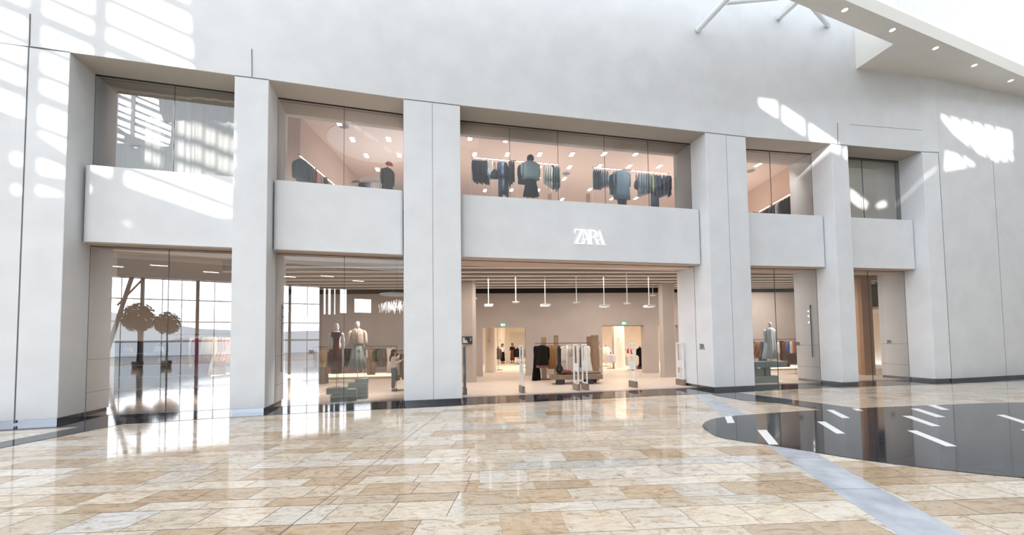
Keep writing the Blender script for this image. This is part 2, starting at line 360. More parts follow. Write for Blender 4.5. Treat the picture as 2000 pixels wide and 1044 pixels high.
# soffit slab / upper floor / slatted ceiling
upfr = [bp(i, s, .5)[:2] for i, s in ((0, -5), (0, 3.9), (1, 0), (1, 3.93), (2, 0), (2, 9.48), (3, 0), (3, 3.98), (4, 0), (4, 3.88))]+[(25.6, 19.6)]
struct(MB().prism([bp(i, s, DEP)[:2] for i, s in ((0, -5), (0, 3.9), (1, 0), (1, 3.93), (2, 0), (2, 9.48), (3, 0), (3, 3.98), (4, 0), (4, 3.88))]+[(25.6, 20.6), (25.6, 47.6), (-19.6, 47.6), (-19.6, 11)], 5.42, 6.95).build('ceiling', mat('ground_ceiling', 'a8988c', .9)))
baff = empty('slatted_ceiling', (0, 17, 0), 0, 'rows of pale horizontal baffles hung under the shop ceiling', 'ceiling baffles')
for k in range(9):
    Y0 = 15.85+k*1.02
    x0 = -12.5 if Y0 > 17.5 else -6.9
    a = (-12.0, 0, 0)
    s = .095-.008*k
    P = [(-11.5, -11.5*s), (20, 20*s), (20, 20*s+.07), (-11.5, -11.5*s+.07)]
    # keep only what lies behind the shop front
    P = [(x, y) for x, y in P]
    xs = -11.5
    if k < 1: xr = 7
    else: xr = 20
    def fy(x): return Y0+s*x
    lim = (20 if k > 3 else (14 if k > 1 else 8))
    lo = -11.5 if k > 0 else -9
    MB().prism([(lo, fy(lo)-17), (lim, fy(lim)-17), (lim, fy(lim)+.09-17), (lo, fy(lo)+.09-17)], 4.9, 5.30).build('slat', mat('baffle_shaded_face', 'b0a298', .9), baff)  # darker tone paints in the shade on the baffle faces
    MB().prism([(lo, fy(lo)-17.004), (lim, fy(lim)-17.004), (lim, fy(lim)+.095-17), (lo, fy(lo)+.095-17)], 4.86, 4.899).build('slat_lit_edge', SLATLIT, baff)
CEILZ = 10.4
ceil2 = struct(MB().prism([bp(i, s, DEP)[:2] for i, s in ((0, -5), (0, 3.9), (1, 0), (1, 3.93), (2, 0), (2, 9.48), (3, 0), (3, 3.98), (4, 0), (4, 3.88))]+[(25.6, 20.6), (25.6, 47.6), (-19.6, 47.6), (-19.6, 11)], CEILZ, CEILZ+.3).build('ceiling_upper', CEIL2))
MB().lathe([(1.83, CEILZ-.012), (1.83, CEILZ-.001)], 64, (-5.79, 16.74)).build('lit_recess_disc', mat('lit_recess_pale', 'e2dad8', .9), ceil2)  # paler disc stands in for a lit round recess in the ceiling
MB().lathe([(1.6, CEILZ-.012), (1.6, CEILZ-.001)], 48, (-6.9, 21.6)).build('lit_recess_disc', mat('lit_recess_pale', 'e2dad8', .9), ceil2)
struct(MB().box(-11.4, -7.78, 14.6, 40, 6.95, CEILZ).build('wall_upper_left', mat('upper_wall', 'c9b4a6', .9, 0, .04, .8)))
struct(MB().prism([(13.75, 18.6), (14.1, 18.6), (14.1, 40), (13.75, 40)], 6.95, CEILZ).build('wall_upper_right', mat('upper_wall2', 'd8bfae', .9, 0, .04, .8)))
struct(MB().box(-7.7, 13.75, 40, 40.3, 6.95, CEILZ).build('wall_upper_back', CEIL2))

# ------------------------------------------------------------------ facade
def n_of(i): return frame(i)[4]
def P2(k): return FR[k]
def off(p, i, d): n = n_of(i); return (p[0]+n[0]*d, p[1]+n[1]*d)
piers = [
 ('left-hand', [off(ext(P2('C1R'), P2('C2L'), -1.55), 0, 0), P2('C1R')], (0, 0)),
 ('second', [P2('C2L'), P2('C2R')], (0, 1)),
 ('third', [P2('C3L'), P2('C3R')], (1, 2)),
 ('fourth', [P2('C4L'), P2('C4R')], (2, 3)),
 ('fifth', [P2('C5L'), P2('C5R')], (3, 4)),
 ('sixth', [P2('C6L'), P2('C6R')], (4, 4))]
plab = ['white plaster pier at the far left, streaked with sunlight', 'white plaster pier between the curtained bay and the mannequin window', 'wide white pier left of the open shop entrance, split by a seam',
        'wide white pier right of the open entrance with a dark shop name on its side', 'narrow white pier right of the window with the pale dressed mannequin', 'narrow white pier at the right end of the bays']
PIER = []
for k, ((nm, (a, b), (il, ir)), lb) in enumerate(zip(piers, plab)):
    foot = [a, b, off(b, ir, DEP), off(a, il, DEP)]
    root = empty('facade_pier', ((a[0]+b[0])/2, (a[1]+b[1])/2, 0), 0, lb, 'pier', 'white plaster piers of the shop front')
    ox, oy = root.location[0], root.location[1]
    loc = [(p[0]-ox, p[1]-oy) for p in foot]
    MB().prism(loc, .12, H).build('shaft', PLASTER, root, bevel=.012)
    cxm = sum(p[0] for p in loc)/4; cym = sum(p[1] for p in loc)/4
    L = math.hypot(b[0]-a[0], b[1]-a[1]); uu = ((b[0]-a[0])/L, (b[1]-a[1])/L); nn = (-uu[1], uu[0])
    e = .035
    pl = [(loc[0][0]+uu[0]*e+nn[0]*e, loc[0][1]+uu[1]*e+nn[1]*e), (loc[1][0]-uu[0]*e+nn[0]*e, loc[1][1]-uu[1]*e+nn[1]*e), (loc[2][0]-uu[0]*e, loc[2][1]-uu[1]*e), (loc[3][0]+uu[0]*e, loc[3][1]+uu[1]*e)]
    MB().prism(pl, 0.0, .12).build('plinth', PLINTH, root)
    def seam(t, z0, z1, w=.014, root=root, a=a, uu=uu, nn=nn, ox=ox, oy=oy):
        p = (a[0]+uu[0]*t-ox, a[1]+uu[1]*t-oy)
        q = [(p[0]-uu[0]*w/2-nn[0]*.002, p[1]-uu[1]*w/2-nn[1]*.002), (p[0]+uu[0]*w/2-nn[0]*.002, p[1]+uu[1]*w/2-nn[1]*.002), (p[0]+uu[0]*w/2+nn[0]*.01, p[1]+uu[1]*w/2+nn[1]*.01), (p[0]-uu[0]*w/2+nn[0]*.01, p[1]-uu[1]*w/2+nn[1]*.01)]
        MB().prism(q, z0, z1).build('seam', JOINT, root)
    if k == 0: seam(L+bs(pv(28, 825, 0, 0), 0), .05, H-.0, .03)
    if k in (2, 3): seam(L*.5, .05, H, .012)
    if k == 5: seam(L-.02, .05, H, .02)
    seam(L/2, H-.03, H, L-.02)
    # horizontal panel joints and dark slot at the glass line on the inner reveals
    mbj = MB()
    sides = []
    if k < 5: sides.append((b, ir if k else 0, 1))
    if k > 0: sides.append((a, il, -1))
    for (p, bi, sg) in sides:
        n = n_of(bi); uu2 = frame(bi)[3]
        def strip(d0, d1, z0, z1, t=.003):
            q = [(p[0]+n[0]*d0-uu2[0]*.01*sg-ox, p[1]+n[1]*d0-uu2[1]*.01*sg-oy), (p[0]+n[0]*d1-uu2[0]*.01*sg-ox, p[1]+n[1]*d1-uu2[1]*.01*sg-oy), (p[0]+n[0]*d1+uu2[0]*t*sg-ox, p[1]+n[1]*d1+uu2[1]*t*sg-oy), (p[0]+n[0]*d0+uu2[0]*t*sg-ox, p[1]+n[1]*d0+uu2[1]*t*sg-oy)]
            mbj.prism(q, z0, z1)
        strip(.94, .96, .02, 4.9, .004); strip(.94, .96, 7.07, H, .004)
        if bi != 2:
            strip(.96, DEP-.02, 1.60, 1.612); strip(.96, DEP-.02, .66, .672)
    mbj.build('reveal_joint', mat('faint_joint', '6f6c68', .7), root)
    PIER.append(root)
# upper wall
up = [off(ext(P2('C1R'), P2('C2L'), -1.55), 0, 0)]+[P2(k) for k in ('C1R','C2L','C2R','C3L','C3R','C4L','C4R','C5L','C5R','C6L','C6R')]
rw = (26.5, 19.28)
back = [(27, 21.4)]+[off(P2(k), i, DEP) for k, i in (('C6R',4),('C6L',4),('C5R',4),('C5L',3),('C4R',3),('C4L',2),('C3R',2),('C3L',1),('C2R',1),('C2L',0),('C1R',0))]+[off(up[0], 0, DEP)]
wall_front = struct(MB().prism(up+[rw]+back, H, 17.5).build('wall_front', PLASTER))
def onface(px, py):
    i = 0 if px < 490 else 1 if px < 845 else 2 if px < 1416 else 3 if px < 1650 else 4
    return pv(px, py, i, 0), i
mb = MB()
def seam3(p, q, w=.012):
    (A, i), (B, j) = onface(*p), onface(*q); n = n_of(i); o = .004
    A = Vector(A); B = Vector(B); d = (B-A).normalized(); N = Vector((n[0], n[1], 0)); s = d.cross(N).normalized()*w/2
    B = B if i == j else A+(B-A)
    vs = [A-s-N*o, B-s-N*o, B+s-N*o, A+s-N*o, A-s+N*.01, B-s+N*.01, B+s+N*.01, A+s+N*.01]
    mb.add(vs, [(0,1,2,3),(7,6,5,4),(0,4,5,1),(1,5,6,2),(2,6,7,3),(3,7,4,0)])
seam3((491.5, 95), (492, 149)); seam3((842.5, 148), (843.5, 198)); seam3((1416, 218), (1416.5, 262)); seam3((1636, 240), (1636.5, 282)); 
seam3((59, 27), (57.5, 90), .03); seam3((60, 91), (137, 101), .02); seam3((1660, 243), (1832, 257)); seam3((1832, 257), (1832, 297))
mb.build('panel_seam', JOINT, wall_front)
# soffit lining and glazing track at the head of each opening
mb = MB(); mt = MB()
for i in range(5):
    L = frame(i)[2]
    baybox(mb, i, .01, L-.01, .03, DEP, H-.006, H-.001)
    baybox(mt, i, .01, L-.01, .93, .97, H-.03, H-.006); baybox(mt, i, .01, L-.01, 1.12, 1.13, H-.012, H-.006)
mb.build('soffit_lining', SOFFIT, wall_front); mt.build('glazing_track', DMETAL, wall_front)
# plain wall to the right of the bays
a, b = P2('C6R'), (26.5, 19.28)
L = math.hypot(b[0]-a[0], b[1]-a[1])
wr = struct(MB().prism([a, b, (b[0]-.5, b[1]+2), (a[0]-.4, a[1]+2)], .12, H).build('wall_right', PLASTER))
MB().prism([(a[0], a[1]+.03), (b[0], b[1]+.03), (b[0], b[1]+.6), (a[0], a[1]+.6)], 0, .12).build('plinth', PLINTH, wr)
t = .44; q = ext(a, b, t); MB().prism([(q[0], q[1]-.004), (q[0]+.012, q[1]-.002), (q[0]+.012, q[1]+.01), (q[0], q[1]+.01)], .12, H).build('seam', JOINT, wr)
struct(MB().prism([(26.5, 19.2), (31, -24.5), (32, -24.5), (27.5, 21)], 0, 20).build('wall_far_right', mat('grey_return', 'a09a92', .8)))  # unseen wall, added to block sky light from the right

# parapets (upper floor fronts)
def arc(c, r, a0, a1, n=8): return [(c[0]+r*math.cos(a0+(a1-a0)*k/n), c[1]+r*math.sin(a0+(a1-a0)*k/n)) for k in range(n+1)]
pl = ['white parapet panel of the curtained bay at the left, rounded end, sunlit', 'white parapet panel above the two mannequins', 'long white parapet panel carrying the lit shop name', 'white parapet panel right of the long one', 'short white parapet panel at the right end']
for i in range(5):
    L = frame(i)[2]; r = .28 if i == 0 else .16
    P = [(.02, DEP), (.02, .45+r)] + arc((.02+r, .45+r), r, pi, 1.5*pi) + arc((L-.02-.1, .55), .1, 1.5*pi, 2*pi) + [(L-.02, DEP)]
    o = empty('parapet', bp(i, 0, 0), bang(i), pl[i], 'parapet', 'white parapet panels of the upper floor')
    MB().prism(P, 4.9, 7.07).build('panel', PLASTER, o, smooth=False)
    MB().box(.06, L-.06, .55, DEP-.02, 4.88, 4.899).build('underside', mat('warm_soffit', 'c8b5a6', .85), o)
    MB().box(.03, L-.03, .93, .96, 4.865, 4.88).build('glazing_track', DMETAL, o)

# ------------------------------------------------------------------ glazing
def window(idx, i, z0, z1, joints, m, s0=.01, s1=None, d=.95):
    L = frame(i)[2]; s1 = s1 or L-.01
    o = struct(empty('window_%d' % idx, bp(i, 0, 0), bang(i)))
    xs = [s0]+joints+[s1]
    for a, b in zip(xs[:-1], xs[1:]):
        MB().add([(a+.004, d, z0), (b-.004, d, z0), (b-.004, d, z1), (a+.004, d, z1)], [(0, 1, 2, 3)]).build('pane', m, o)
    for x in joints: MB().box(x-.006, x+.006, d-.012, d+.012, z0, z1).build('glass_joint', mat('joint_seal', '4a4a4c', .5), o)
    return o
def js(i, pxs, y): return [bs(pv(x, y, i, .95), i) for x in pxs]
window(1, 0, 0, 4.88, js(0, [327], 650), GLASSL)
window(2, 1, 0, 4.88, js(1, [672], 650), GLASSL)
window(3, 3, 0, 4.88, js(3, [1516], 640), GLASS)
window(4, 4, 0, 4.88, js(4, [1700], 640), GLASS)
window(5, 0, 7.07, H-.03, js(0, [340], 260), GLASSL)
window(6, 1, 7.07, H-.03, js(1, [672], 280), GLASS)
window(7, 2, 7.07, H-.03, js(2, [996, 1090, 1181, 1266], 330), GLASS)
window(8, 3, 7.07, H-.03, js(3, [1505], 350), GLASS)
window(9, 4, 7.07, H-.03, js(4, [1685], 360), GLASS)
# glass joint on the right reveal of the entrance (sliding pane edge)
# curtains and blank panels behind the upper glass of the end bays
def curtain(i, s0, s1, dep, z0, z1, m, amp, lam, parent=None, name='curtain'):
    mb = MB(); n = int((s1-s0)/.02); vs = []
    for k in range(n+1):
        s = s0+(s1-s0)*k/n; d = amp*math.sin(s*lam)+amp*.5*math.sin(s*lam*2.3+1)
        for z in (z0, z1): vs.append((s, dep+d, z))
    mb.add(vs, [(2*k, 2*k+2, 2*k+3, 2*k+1) for k in range(n)])
    return mb.build(name, m, parent, bp(i, 0, 0), bang(i), smooth=True)
sc = bs(pv(228, 250, 0, 1.55), 0); sm = bs(pv(372, 250, 0, 1.55), 0)
CUR = mat('pale_curtain', 'e3e1dc', .9, 0, .05, 3)
tag(curtain(0, sc, sm, 1.6, 7.0, 9.9, CUR, .02, 22), 'left pale curtain panel hanging behind the upper glass of the sunny bay', 'curtain', 'pale curtains')
tag(curtain(0, sm+.02, 3.88, 1.5, 7.0, 9.9, mat('pale_curtain_b', 'd9d5cd', .9, 0, .05, 3), .03, 15), 'right pale curtain panel hanging beside the second pier, upper floor', 'curtain', 'pale curtains')
tag(MB().box(.02, 3.86, 0, .06, 7.0, 9.94).build('blind_panel', mat('cream_panel', 'f3efe6', .85, 0, .03, 2), None, bp(4, 0, 1.1), bang(4)), 'cream blank panel filling the upper window at the right end', 'panel')

# ------------------------------------------------------------------ lettering
def stroke_poly(pts): return pts
def ring(cx, cy, rx, ry, w_side, w_top, a0, a1, n=12):
    o = [(cx+rx*math.cos(a0+(a1-a0)*k/n), cy+ry*math.sin(a0+(a1-a0)*k/n)) for k in range(n+1)]
    q = [(cx+(rx-w_side)*math.cos(a0+(a1-a0)*k/n), cy+(ry-w_top)*math.sin(a0+(a1-a0)*k/n)) for k in range(n+1)]
    return o+q[::-1]
LET = [
 [[(5,388),(285,388),(290,415),(5,415)], [(5,415),(48,400),(20,290),(5,290)], [(205,405),(290,412),(85,6),(0,6)], [(0,0),(300,0),(300,16),(0,16)], [(300,0),(308,115),(294,115),(250,10)]],
 [[(300,420),(318,405),(222,0),(203,0)][::-1], [(300,420),(335,420),(515,10),(420,10)], [(250,128),(395,128),(388,146),(256,146)]],
 [[(442,5),(520,5),(520,410),(442,410)], [(400,395),(540,398),(540,415),(400,415)], [(385,0),(560,0),(560,14),(385,14)], ring(545, 306, 150, 109, 70, 20, pi/2, -pi/2), [(515,397),(550,397),(550,415),(515,415)], [(515,197),(550,197),(550,216),(515,216)], [(560,210),(640,190),(715,110),(730,20),(775,4),(690,-4),(655,40),(648,120),(590,190)][::-1]],
 [[(752,400),(772,390),(703,190),(686,190)], [(745,405),(782,405),(925,6),(830,6)], [(708,128),(830,128),(824,146),(714,146)], [(815,0),(965,0),(965,12),(815,12)]]]
def letters(parent, h, mats, depth=.03, w=1.0, yoff=0.0):
    k = h/415
    for L in LET:
        mb = MB()
        for pg in L:
            ar = sum(pg[i][0]*pg[(i+1) % len(pg)][1]-pg[(i+1) % len(pg)][0]*pg[i][1] for i in range(len(pg)))
            if ar < 0: pg = pg[::-1]
            mb.prism([((x-482)*k*w, y*k) for x, y in pg], 0, depth)
        mb.move(lambda x, y, z: (x, -z-yoff, y))
        mb.build('letter', mats, parent)
P = pv(1152.5, 477, 2, .45)
sign = empty('shop_sign', P, bang(2), 'glowing white serif shop name lettering on the long parapet', 'sign')
letters(sign, .535, emit('sign_glow', 'ffffff', 1.25), .03, 1.0, .035)
def decal(P, ang, h, label, grp='small dark shop names', fm=None):
    o = empty('shop_name_lettering', P, ang, label, 'lettering', grp)
    letters(o, h, fm or mat('decal_ink', '3a3634', .6), .003, .62, .004); return o
# on the side of the fourth pier (reveal of the entrance)
def onreveal(px, py, i, side):     # ray hit with the reveal plane of bay i at its right (side=1) or left end
    A, B, L, u, n = frame(i); O = B if side else A; d = ray(px, py)
    t = (O[0]*u[0]+O[1]*u[1])/(d[0]*u[0]+d[1]*u[1]); return (d[0]*t, d[1]*t, EZ+d[2]*t)
P = onreveal(1371.5, 682, 2, 1); decal(P, bang(2)-pi/2, .22, 'dark shop name lettering on the side of the pier right of the entrance')
P = pv(608, 691, 1, .94); decal(P, bang(1), .13, 'dark shop name lettering on the glass left of the mannequins')
P = onreveal(1559, 674, 3, 1); decal(P, bang(3)-pi/2, .16, 'small dark shop name lettering beside the pale dressed mannequin')
P = onreveal(1737, 670, 4, 1); decal(P, bang(4)-pi/2, .15, 'small dark shop name lettering in the last narrow bay')
decal(pv(700, 688, 1, .94), bang(1), .09, 'faint shop name lettering on the glass between mannequin and woman')

# ------------------------------------------------------------------ garments
def ringxy(w, t, z, n=22, fold=0, kf=7, ph=0, cx=0, cy=0, sq=.75):
    out = []
    for k in range(n):
        a = 2*pi*k/n; c, s = math.cos(a), math.sin(a)
        f = 1+fold*math.sin(kf*a+ph)
        out.append((cx+w*math.copysign(abs(c)**sq, c)*f, cy+t*math.copysign(abs(s)**sq, s)*f, z))
    return out
def g_top(mb, w, t, L, flare=1.05, fold=.08, sleeve=.55, z0=0, sw=.045, ph=0):
    prof = [(.20, .5, -.035), (.62, .8, -.06), (.96, 1, -.11), (1.0, 1.1, -.2), (.97, 1.15, -L*.5), (flare*.98, 1.2, -L*.8), (flare, 1.15, -L)]
    mb.loft([ringxy(w*a, t*b, z0+z, fold=fold*(i/6.0), kf=5+int(ph) % 3, ph=ph+i*.3) for i, (a, b, z) in enumerate(prof)][::-1])
    if sleeve:
        for sg in (-1, 1):
            mb.tube([(sg*w*.93, 0, z0-.12), (sg*(w+.035), 0, z0-.22), (sg*(w+.05), .01, z0-.12-sleeve*.6), (sg*(w+.03), -.01, z0-.12-sleeve)], [sw*.9, sw*1.15, sw, sw*.8], 8)
def hanger(parent, m=None, z=0):
    mb = MB(); mb.tube([(0, 0, .07), (.02, 0, .085), (.012, 0, .1), (-.012, 0, .1), (-.02, 0, .08)], .0035, 5)
    mb.tube([(0, 0, .07), (0, 0, -.01)], .004, 5); mb.tube([(-.19, 0, -.09), (0, 0, -.01), (.19, 0, -.09)], .007, 5)
    return mb.build('hanger', m or mat('hanger_mat', '6b5a4a', .5), parent)
GN = {}
def garment(kind, col, loc, rz, label, group, scale=1.0, length=None, width=None, thick=.04, pattern=None, hang=True):
    col_s = col
    m = pattern or fabric(col)
    mb = MB(); ph = random.random()*6; w = width or .21
    cat = kind
    if kind in ('shirt', 'jacket', 'coat', 'blouse', 'top'):
        L = length or {'shirt': .72, 'jacket': .68, 'coat': 1.1, 'blouse': .66, 'top': .6}[kind]
        g_top(mb, w, thick, L, 1.08, .14, 0 if kind == 'top' else min(.6, L*.85), ph=ph, sw=.055 if kind in ('jacket', 'coat') else .04)
    elif kind == 'dress':
        L = length or 1.15
        prof = [(.55, .5, -.03), (.8, .9, -.12), (.78, 1, -.3), (.66, 1, -.42), (.9, 1.2, -L*.6), (1.2, 1.5, -L*.85), (1.3, 1.6, -L)]
        mb.loft([ringxy(w*a, thick*b, z, n=28, fold=.03+.16*(i/6), kf=7, ph=ph+i*.2) for i, (a, b, z) in enumerate(prof)][::-1])
        for sg in (-1, 1): mb.tube([(sg*.1, 0, 0), (sg*w*.5, 0, -.05)], .008, 5)
    elif kind == 'trousers':
        L = length or 1.0
        for sg in (-1, 1):
            prof = [(.5, .9, -.02), (.52, 1.1, -.2), (.46, 1, -L*.5), (.44, 1, -L)]
            mb.loft([ringxy(w*a, thick*b, z, fold=.08, kf=4, ph=ph, cx=sg*w*.46) for a, b, z in prof][::-1])
        mb.loft([ringxy(w*.97, thick*.95, -.05), ringxy(w*.95, thick*.9, 0)])
    elif kind == 'skirt':
        L = length or .75
        prof = [(.75, 1, 0), (.8, 1, -.06), (1, 1.3, -L*.4), (1.25, 1.5, -L)]
        mb.loft([ringxy(w*a, thick*b, z, n=36, fold=.02+.16*(i/3), kf=9, ph=ph) for i, (a, b, z) in enumerate(prof)][::-1])
    elif kind == 'bag':
        mb.loft([ringxy(a, b, z, sq=.6) for a, b, z in ((.16, .05, -.72), (.19, .06, -.6), (.14, .05, -.45), (.05, .03, -.33))])
        mb.tube([(-.05, 0, -.34), (-.015, 0, -.1), (0, 0, 0), (.015, 0, -.1), (.05, 0, -.34)], .012, 6)
    o = mb.build(kind, m, None, loc, rz, smooth=True); o.scale = (scale,)*3
    tag(o, label, {'top': 'top'}.get(kind, kind), group)
    if hang and kind != 'bag': hanger(o)
    return o
def pleat(name, c1, c2, sc=40, ax=(1, 0, 0)):
    if name in _M: return _M[name]
    m = mat(name, c1, .9); nt = m.node_tree; b = nt.nodes['Principled BSDF']; tc = nt.nodes.new('ShaderNodeTexCoord'); w = nt.nodes.new('ShaderNodeTexWave')
    w.inputs['Scale'].default_value = sc; w.inputs['Distortion'].default_value = 4; w.bands_direction = 'Z' if ax[2] else 'X'
    r = nt.nodes.new('ShaderNodeValToRGB'); r.color_ramp.elements[0].color = (*lin(c1), 1); r.color_ramp.elements[1].color = (*lin(c2), 1); r.color_ramp.elements[0].position = .4; r.color_ramp.elements[1].position = .6
    nt.links.new(tc.outputs['Object'], w.inputs[0]); nt.links.new(w.outputs['Fac'], r.inputs['Fac']); nt.links.new(r.outputs['Color'], b.inputs['Base Color']); return m
STRIPED = pleat('zebra_knit', '7a5546', '2a1a18', 7, (0, 0, 1))
FLORAL = mat('floral_cloth', '6d8583', .9, 0, 0, 45, col2='23343c')
CHECK = mat('checked_cloth', '94a1ac', .9, 0, 0, 22, col2='5a6876', stretch=(1, 1, 2))
DOTTED = mat('dotted_cloth', '7a4038', .9, 0, 0, 38, col2='d8c4b4')
DENIM = mat('denim', '4a5a74', .9, 0, 0, 9, col2='2c3850')

def rail(name, p, q, label, posts=(), glow=None, r=.012, m=None, zf=0.0, grp=None):
    o = empty(name, p, 0, label, 'clothes rail', grp); P = Vector(p)
    MB().tube([(0, 0, 0), tuple(Vector(q)-P)], r, 8).build('bar', m or DMETAL, o)
    d = Vector(q)-P
    for t in posts: c = d*t; MB().tube([(c[0], c[1], c[2]), (c[0], c[1], zf-P[2]+.0)], .011, 6).build('post', m or WMETAL, o)
    if glow:
        for a, b in glow:
            A = d*a; B = d*b; MB().tube([(A[0], A[1], A[2]-.02), (B[0], B[1], B[2]-.02)], .016, 6).build('light_strip', LIGHTP, o)
    return o

# ---- upstairs, wide window (rail parallel to the glass)
RD = 2.55
def upz(px): return pv(px, 306+(px-923)*.0925, 2, RD)
pa, pb = pv(921, 305.8, 2, RD), pv(1092, 321.3, 2, RD); pa2, pb2 = pv(1157, 327.3, 2, RD), pv(1306, 340.5, 2, RD)
zr = (pa[2]+pb[2])/2; pa = (*pa[:2], zr); pb = (*pb[:2], zr); pa2 = (*pa2[:2], zr); pb2 = (*pb2[:2], zr)
rail('garment_rail', pa, pb, 'lit clothes rail on thin white posts, left half of the wide upper window', (0.0, .23, .5, .72, 1), ((.02, .42), (.5, .68), (.72, .99)), zf=6.96, grp='lit rails in the wide upper window')
rail('garment_rail', pa2, pb2, 'lit clothes rail on thin white posts, right half of the wide upper window', (0.0, .31, .62, .97), ((.02, .38), (.5, .98)), zf=6.96, grp='lit rails in the wide upper window')
def hang_up(px, kind, col, label, grp, L=None, rz=pi/2, pattern=None, w=None, thick=.04, drop=0):
    s = bs(pv(px, 320, 2, RD), 2); P = bp(2, s, RD, zr-.1-drop)
    return garment(kind, col, P, bang(2)+rz, label, grp, 1, L, w, thick, pattern)
G1 = 'clothes on the left lit rail of the wide upper window'; G2 = 'clothes on the right lit rail of the wide upper window'
for k, px in enumerate((926, 930.5, 935, 939.5, 944, 948)):
    hang_up(px, 'shirt', ['33363a', '2e3136', '37393c', '2b2e33', '3a3c40', '303338'][k], 'charcoal shirt, %s from the left end of the lit rail' % ORD[k], G1, .86+.05*(k % 2), 1.25)
for k, px in enumerate((951, 954.5)):
    hang_up(px, 'dress', ['3a3032', '8ea4ae'][k], ['dark brown printed dress behind the charcoal shirts', 'pale blue frilled dress closing the charcoal group'][k], G1, [.9, .68][k], 1.2)
b_ = hang_up(966, 'bag', '35363a', 'dark triangular shoulder bag hanging on its long strap from the lit rail', G1, rz=0)
for k, px in enumerate((977, 981, 985, 989)):
    hang_up(px, 'coat', '', ['dark denim coat beside the shoulder bag, longest of its group', 'mid blue denim coat in the middle of the denim group', 'faded denim coat with a pale front panel', 'dark blue coat behind the denim coats'][k], G1, [1.5, 1.3, 1.25, 1.4][k], 1.1, [DENIM, DENIM, mat('faded_denim', '8b8f9a', .9, 0, 0, 7, col2='566178'), fabric('262c3c')][k])
for k, px in enumerate((995, 999, 1003)):
    hang_up(px, 'trousers', '3a3532', 'brown-black trousers, %s of three right of the denim coats' % ORD[k], G1, .95-.1*k, 1.35, w=.18)
for k, px in enumerate((1063, 1067.5, 1072, 1076.5)):
    hang_up(px, 'shirt', ['cfcdc8', 'd8d6d2', 'd3d1cd', 'dcdad6'][k], 'off-white blouse, %s from the left in the pale group' % ORD[k], G1, .82+.06*k, 1.3)
hang_up(1079, 'skirt', '2b2a2b', 'short dark skirt under the off-white blouses', G1, .95, 1.3, w=.15)
for k, px in enumerate((1082, 1086.5, 1091)):
    hang_up(px, 'shirt', '', 'teal floral shirt, %s of three at the end of the lit rail' % ORD[k], G1, [.9, 1.0, .88][k], 1.3, FLORAL)
for k, px in enumerate((1160, 1164, 1168, 1172)):
    hang_up(px, 'top', ['39464d', '414e55', '3b474e', '444f57'][k], 'slate grey sleeveless top, %s from the left post of the right rail' % ORD[k], G2, .8, 1.2)
for k, px in enumerate((1177, 1181.5, 1186)):
    hang_up(px, 'shirt', '', 'small checked blouse, %s of three beside the slate tops' % ORD[k], G2, .72-.04*k, 1.2, CHECK, w=.16)
for k, px in enumerate((1247, 1252, 1257, 1262, 1267)):
    hang_up(px, 'shirt', '', 'grey checked shirt, %s from the left in the checked group' % ORD[k], G2, 1.0-.04*k, 1.25, CHECK)
hang_up(1273, 'top', 'b5bf86', 'lime green top between the checked shirts and the blue jackets', G2, .85, 1.25)
hang_up(1242, 'bag', '3b4048', 'dark bag hanging from a wide strap left of the checked shirts', G2, rz=.6)
for k, px in enumerate((1277, 1283, 1289, 1295, 1301, 1306)):
    hang_up(px, 'jacket', ['5c6f86', '61748c', '586b82', '64778e', '5a6d84', '20222a'][k], ['long blue jacket beside the lime top', 'blue denim jacket, second of its group', 'blue denim jacket, third of its group', 'blue denim jacket, fourth of its group', 'blue denim jacket, last before the black one', 'black jacket at the very end of the right rail'][k], G2, [1.45, 1.0, .95, .9, .85, .9][k], [.3, .7, .9, 1.1, 1.2, 1.2][k], thick=.05)
# front-facing outfits
def outfit(px, topy, boty, parts, label, dep=2.35):
    P = pv(px, topy, 2, dep); Q = pv(px, boty, 2, dep); h = P[2]-Q[2]
    return P, h
P, h = outfit(1036, 313, 383, None, None)
o = garment('jacket', '6d8087', P, bang(2), 'grey-green cropped jacket facing out over black skirt, dark cap above', G1, 1, .82, .32, .11, mat('greygreen', '70838a', .9, 0, .1, 8)); 
garment('skirt', '17171a', (P[0], P[1], P[2]-.8), bang(2), 'black knee-length skirt hanging below the grey-green jacket', G1, 1, .7, .24, .1, hang=False)
garment('shirt', '272c38', (P[0]-.12, P[1]+.12, P[2]-.05), bang(2)-.1, 'navy sweater with long sleeves behind the grey-green jacket', G1, 1, .9, .34, .06, hang=False)
tag(MB().loft([ringxy(.14, .13, 0, sq=1), ringxy(.15, .14, .07, sq=1), ringxy(.12, .12, .16, sq=1), ringxy(.05, .05, .21, sq=1)]).build('cap', fabric('1c1d22'), None, (P[0], P[1], P[2]+.02), 0, smooth=True), 'black cap perched above the grey-green jacket', 'cap')
P, h = outfit(1214, 331, 395, None, None)
garment('coat', '5b6d7c', P, bang(2), 'large slate blue coat facing out on the right lit rail', G2, 1, 1.3, .33, .12, mat('slatecoat', '60717f', .9, 0, .1, 8))
garment('shirt', '4a5a68', (P[0]-.25, P[1]+.15, P[2]-.1), bang(2)+.2, 'darker slate shirt half hidden behind the large coat', G2, 1, .95, .26, .06)
garment('trousers', '20232c', (P[0], P[1]+.02, P[2]-1.1), bang(2), 'dark trousers below the large slate coat', G2, 1, .75, .2, .08, hang=False)
for px in (1073.5, 1148.5):
    P = pv(px, 378.5, 2, 5.0)
    tag(MB().box(-.09, .09, -.05, .05, 6.96-P[2], 0).build('wooden_post', WOOD, None, P), 'small timber post seen over the long parapet, %s' % ('left' if px < 1100 else 'right'), 'post', 'timber posts upstairs')
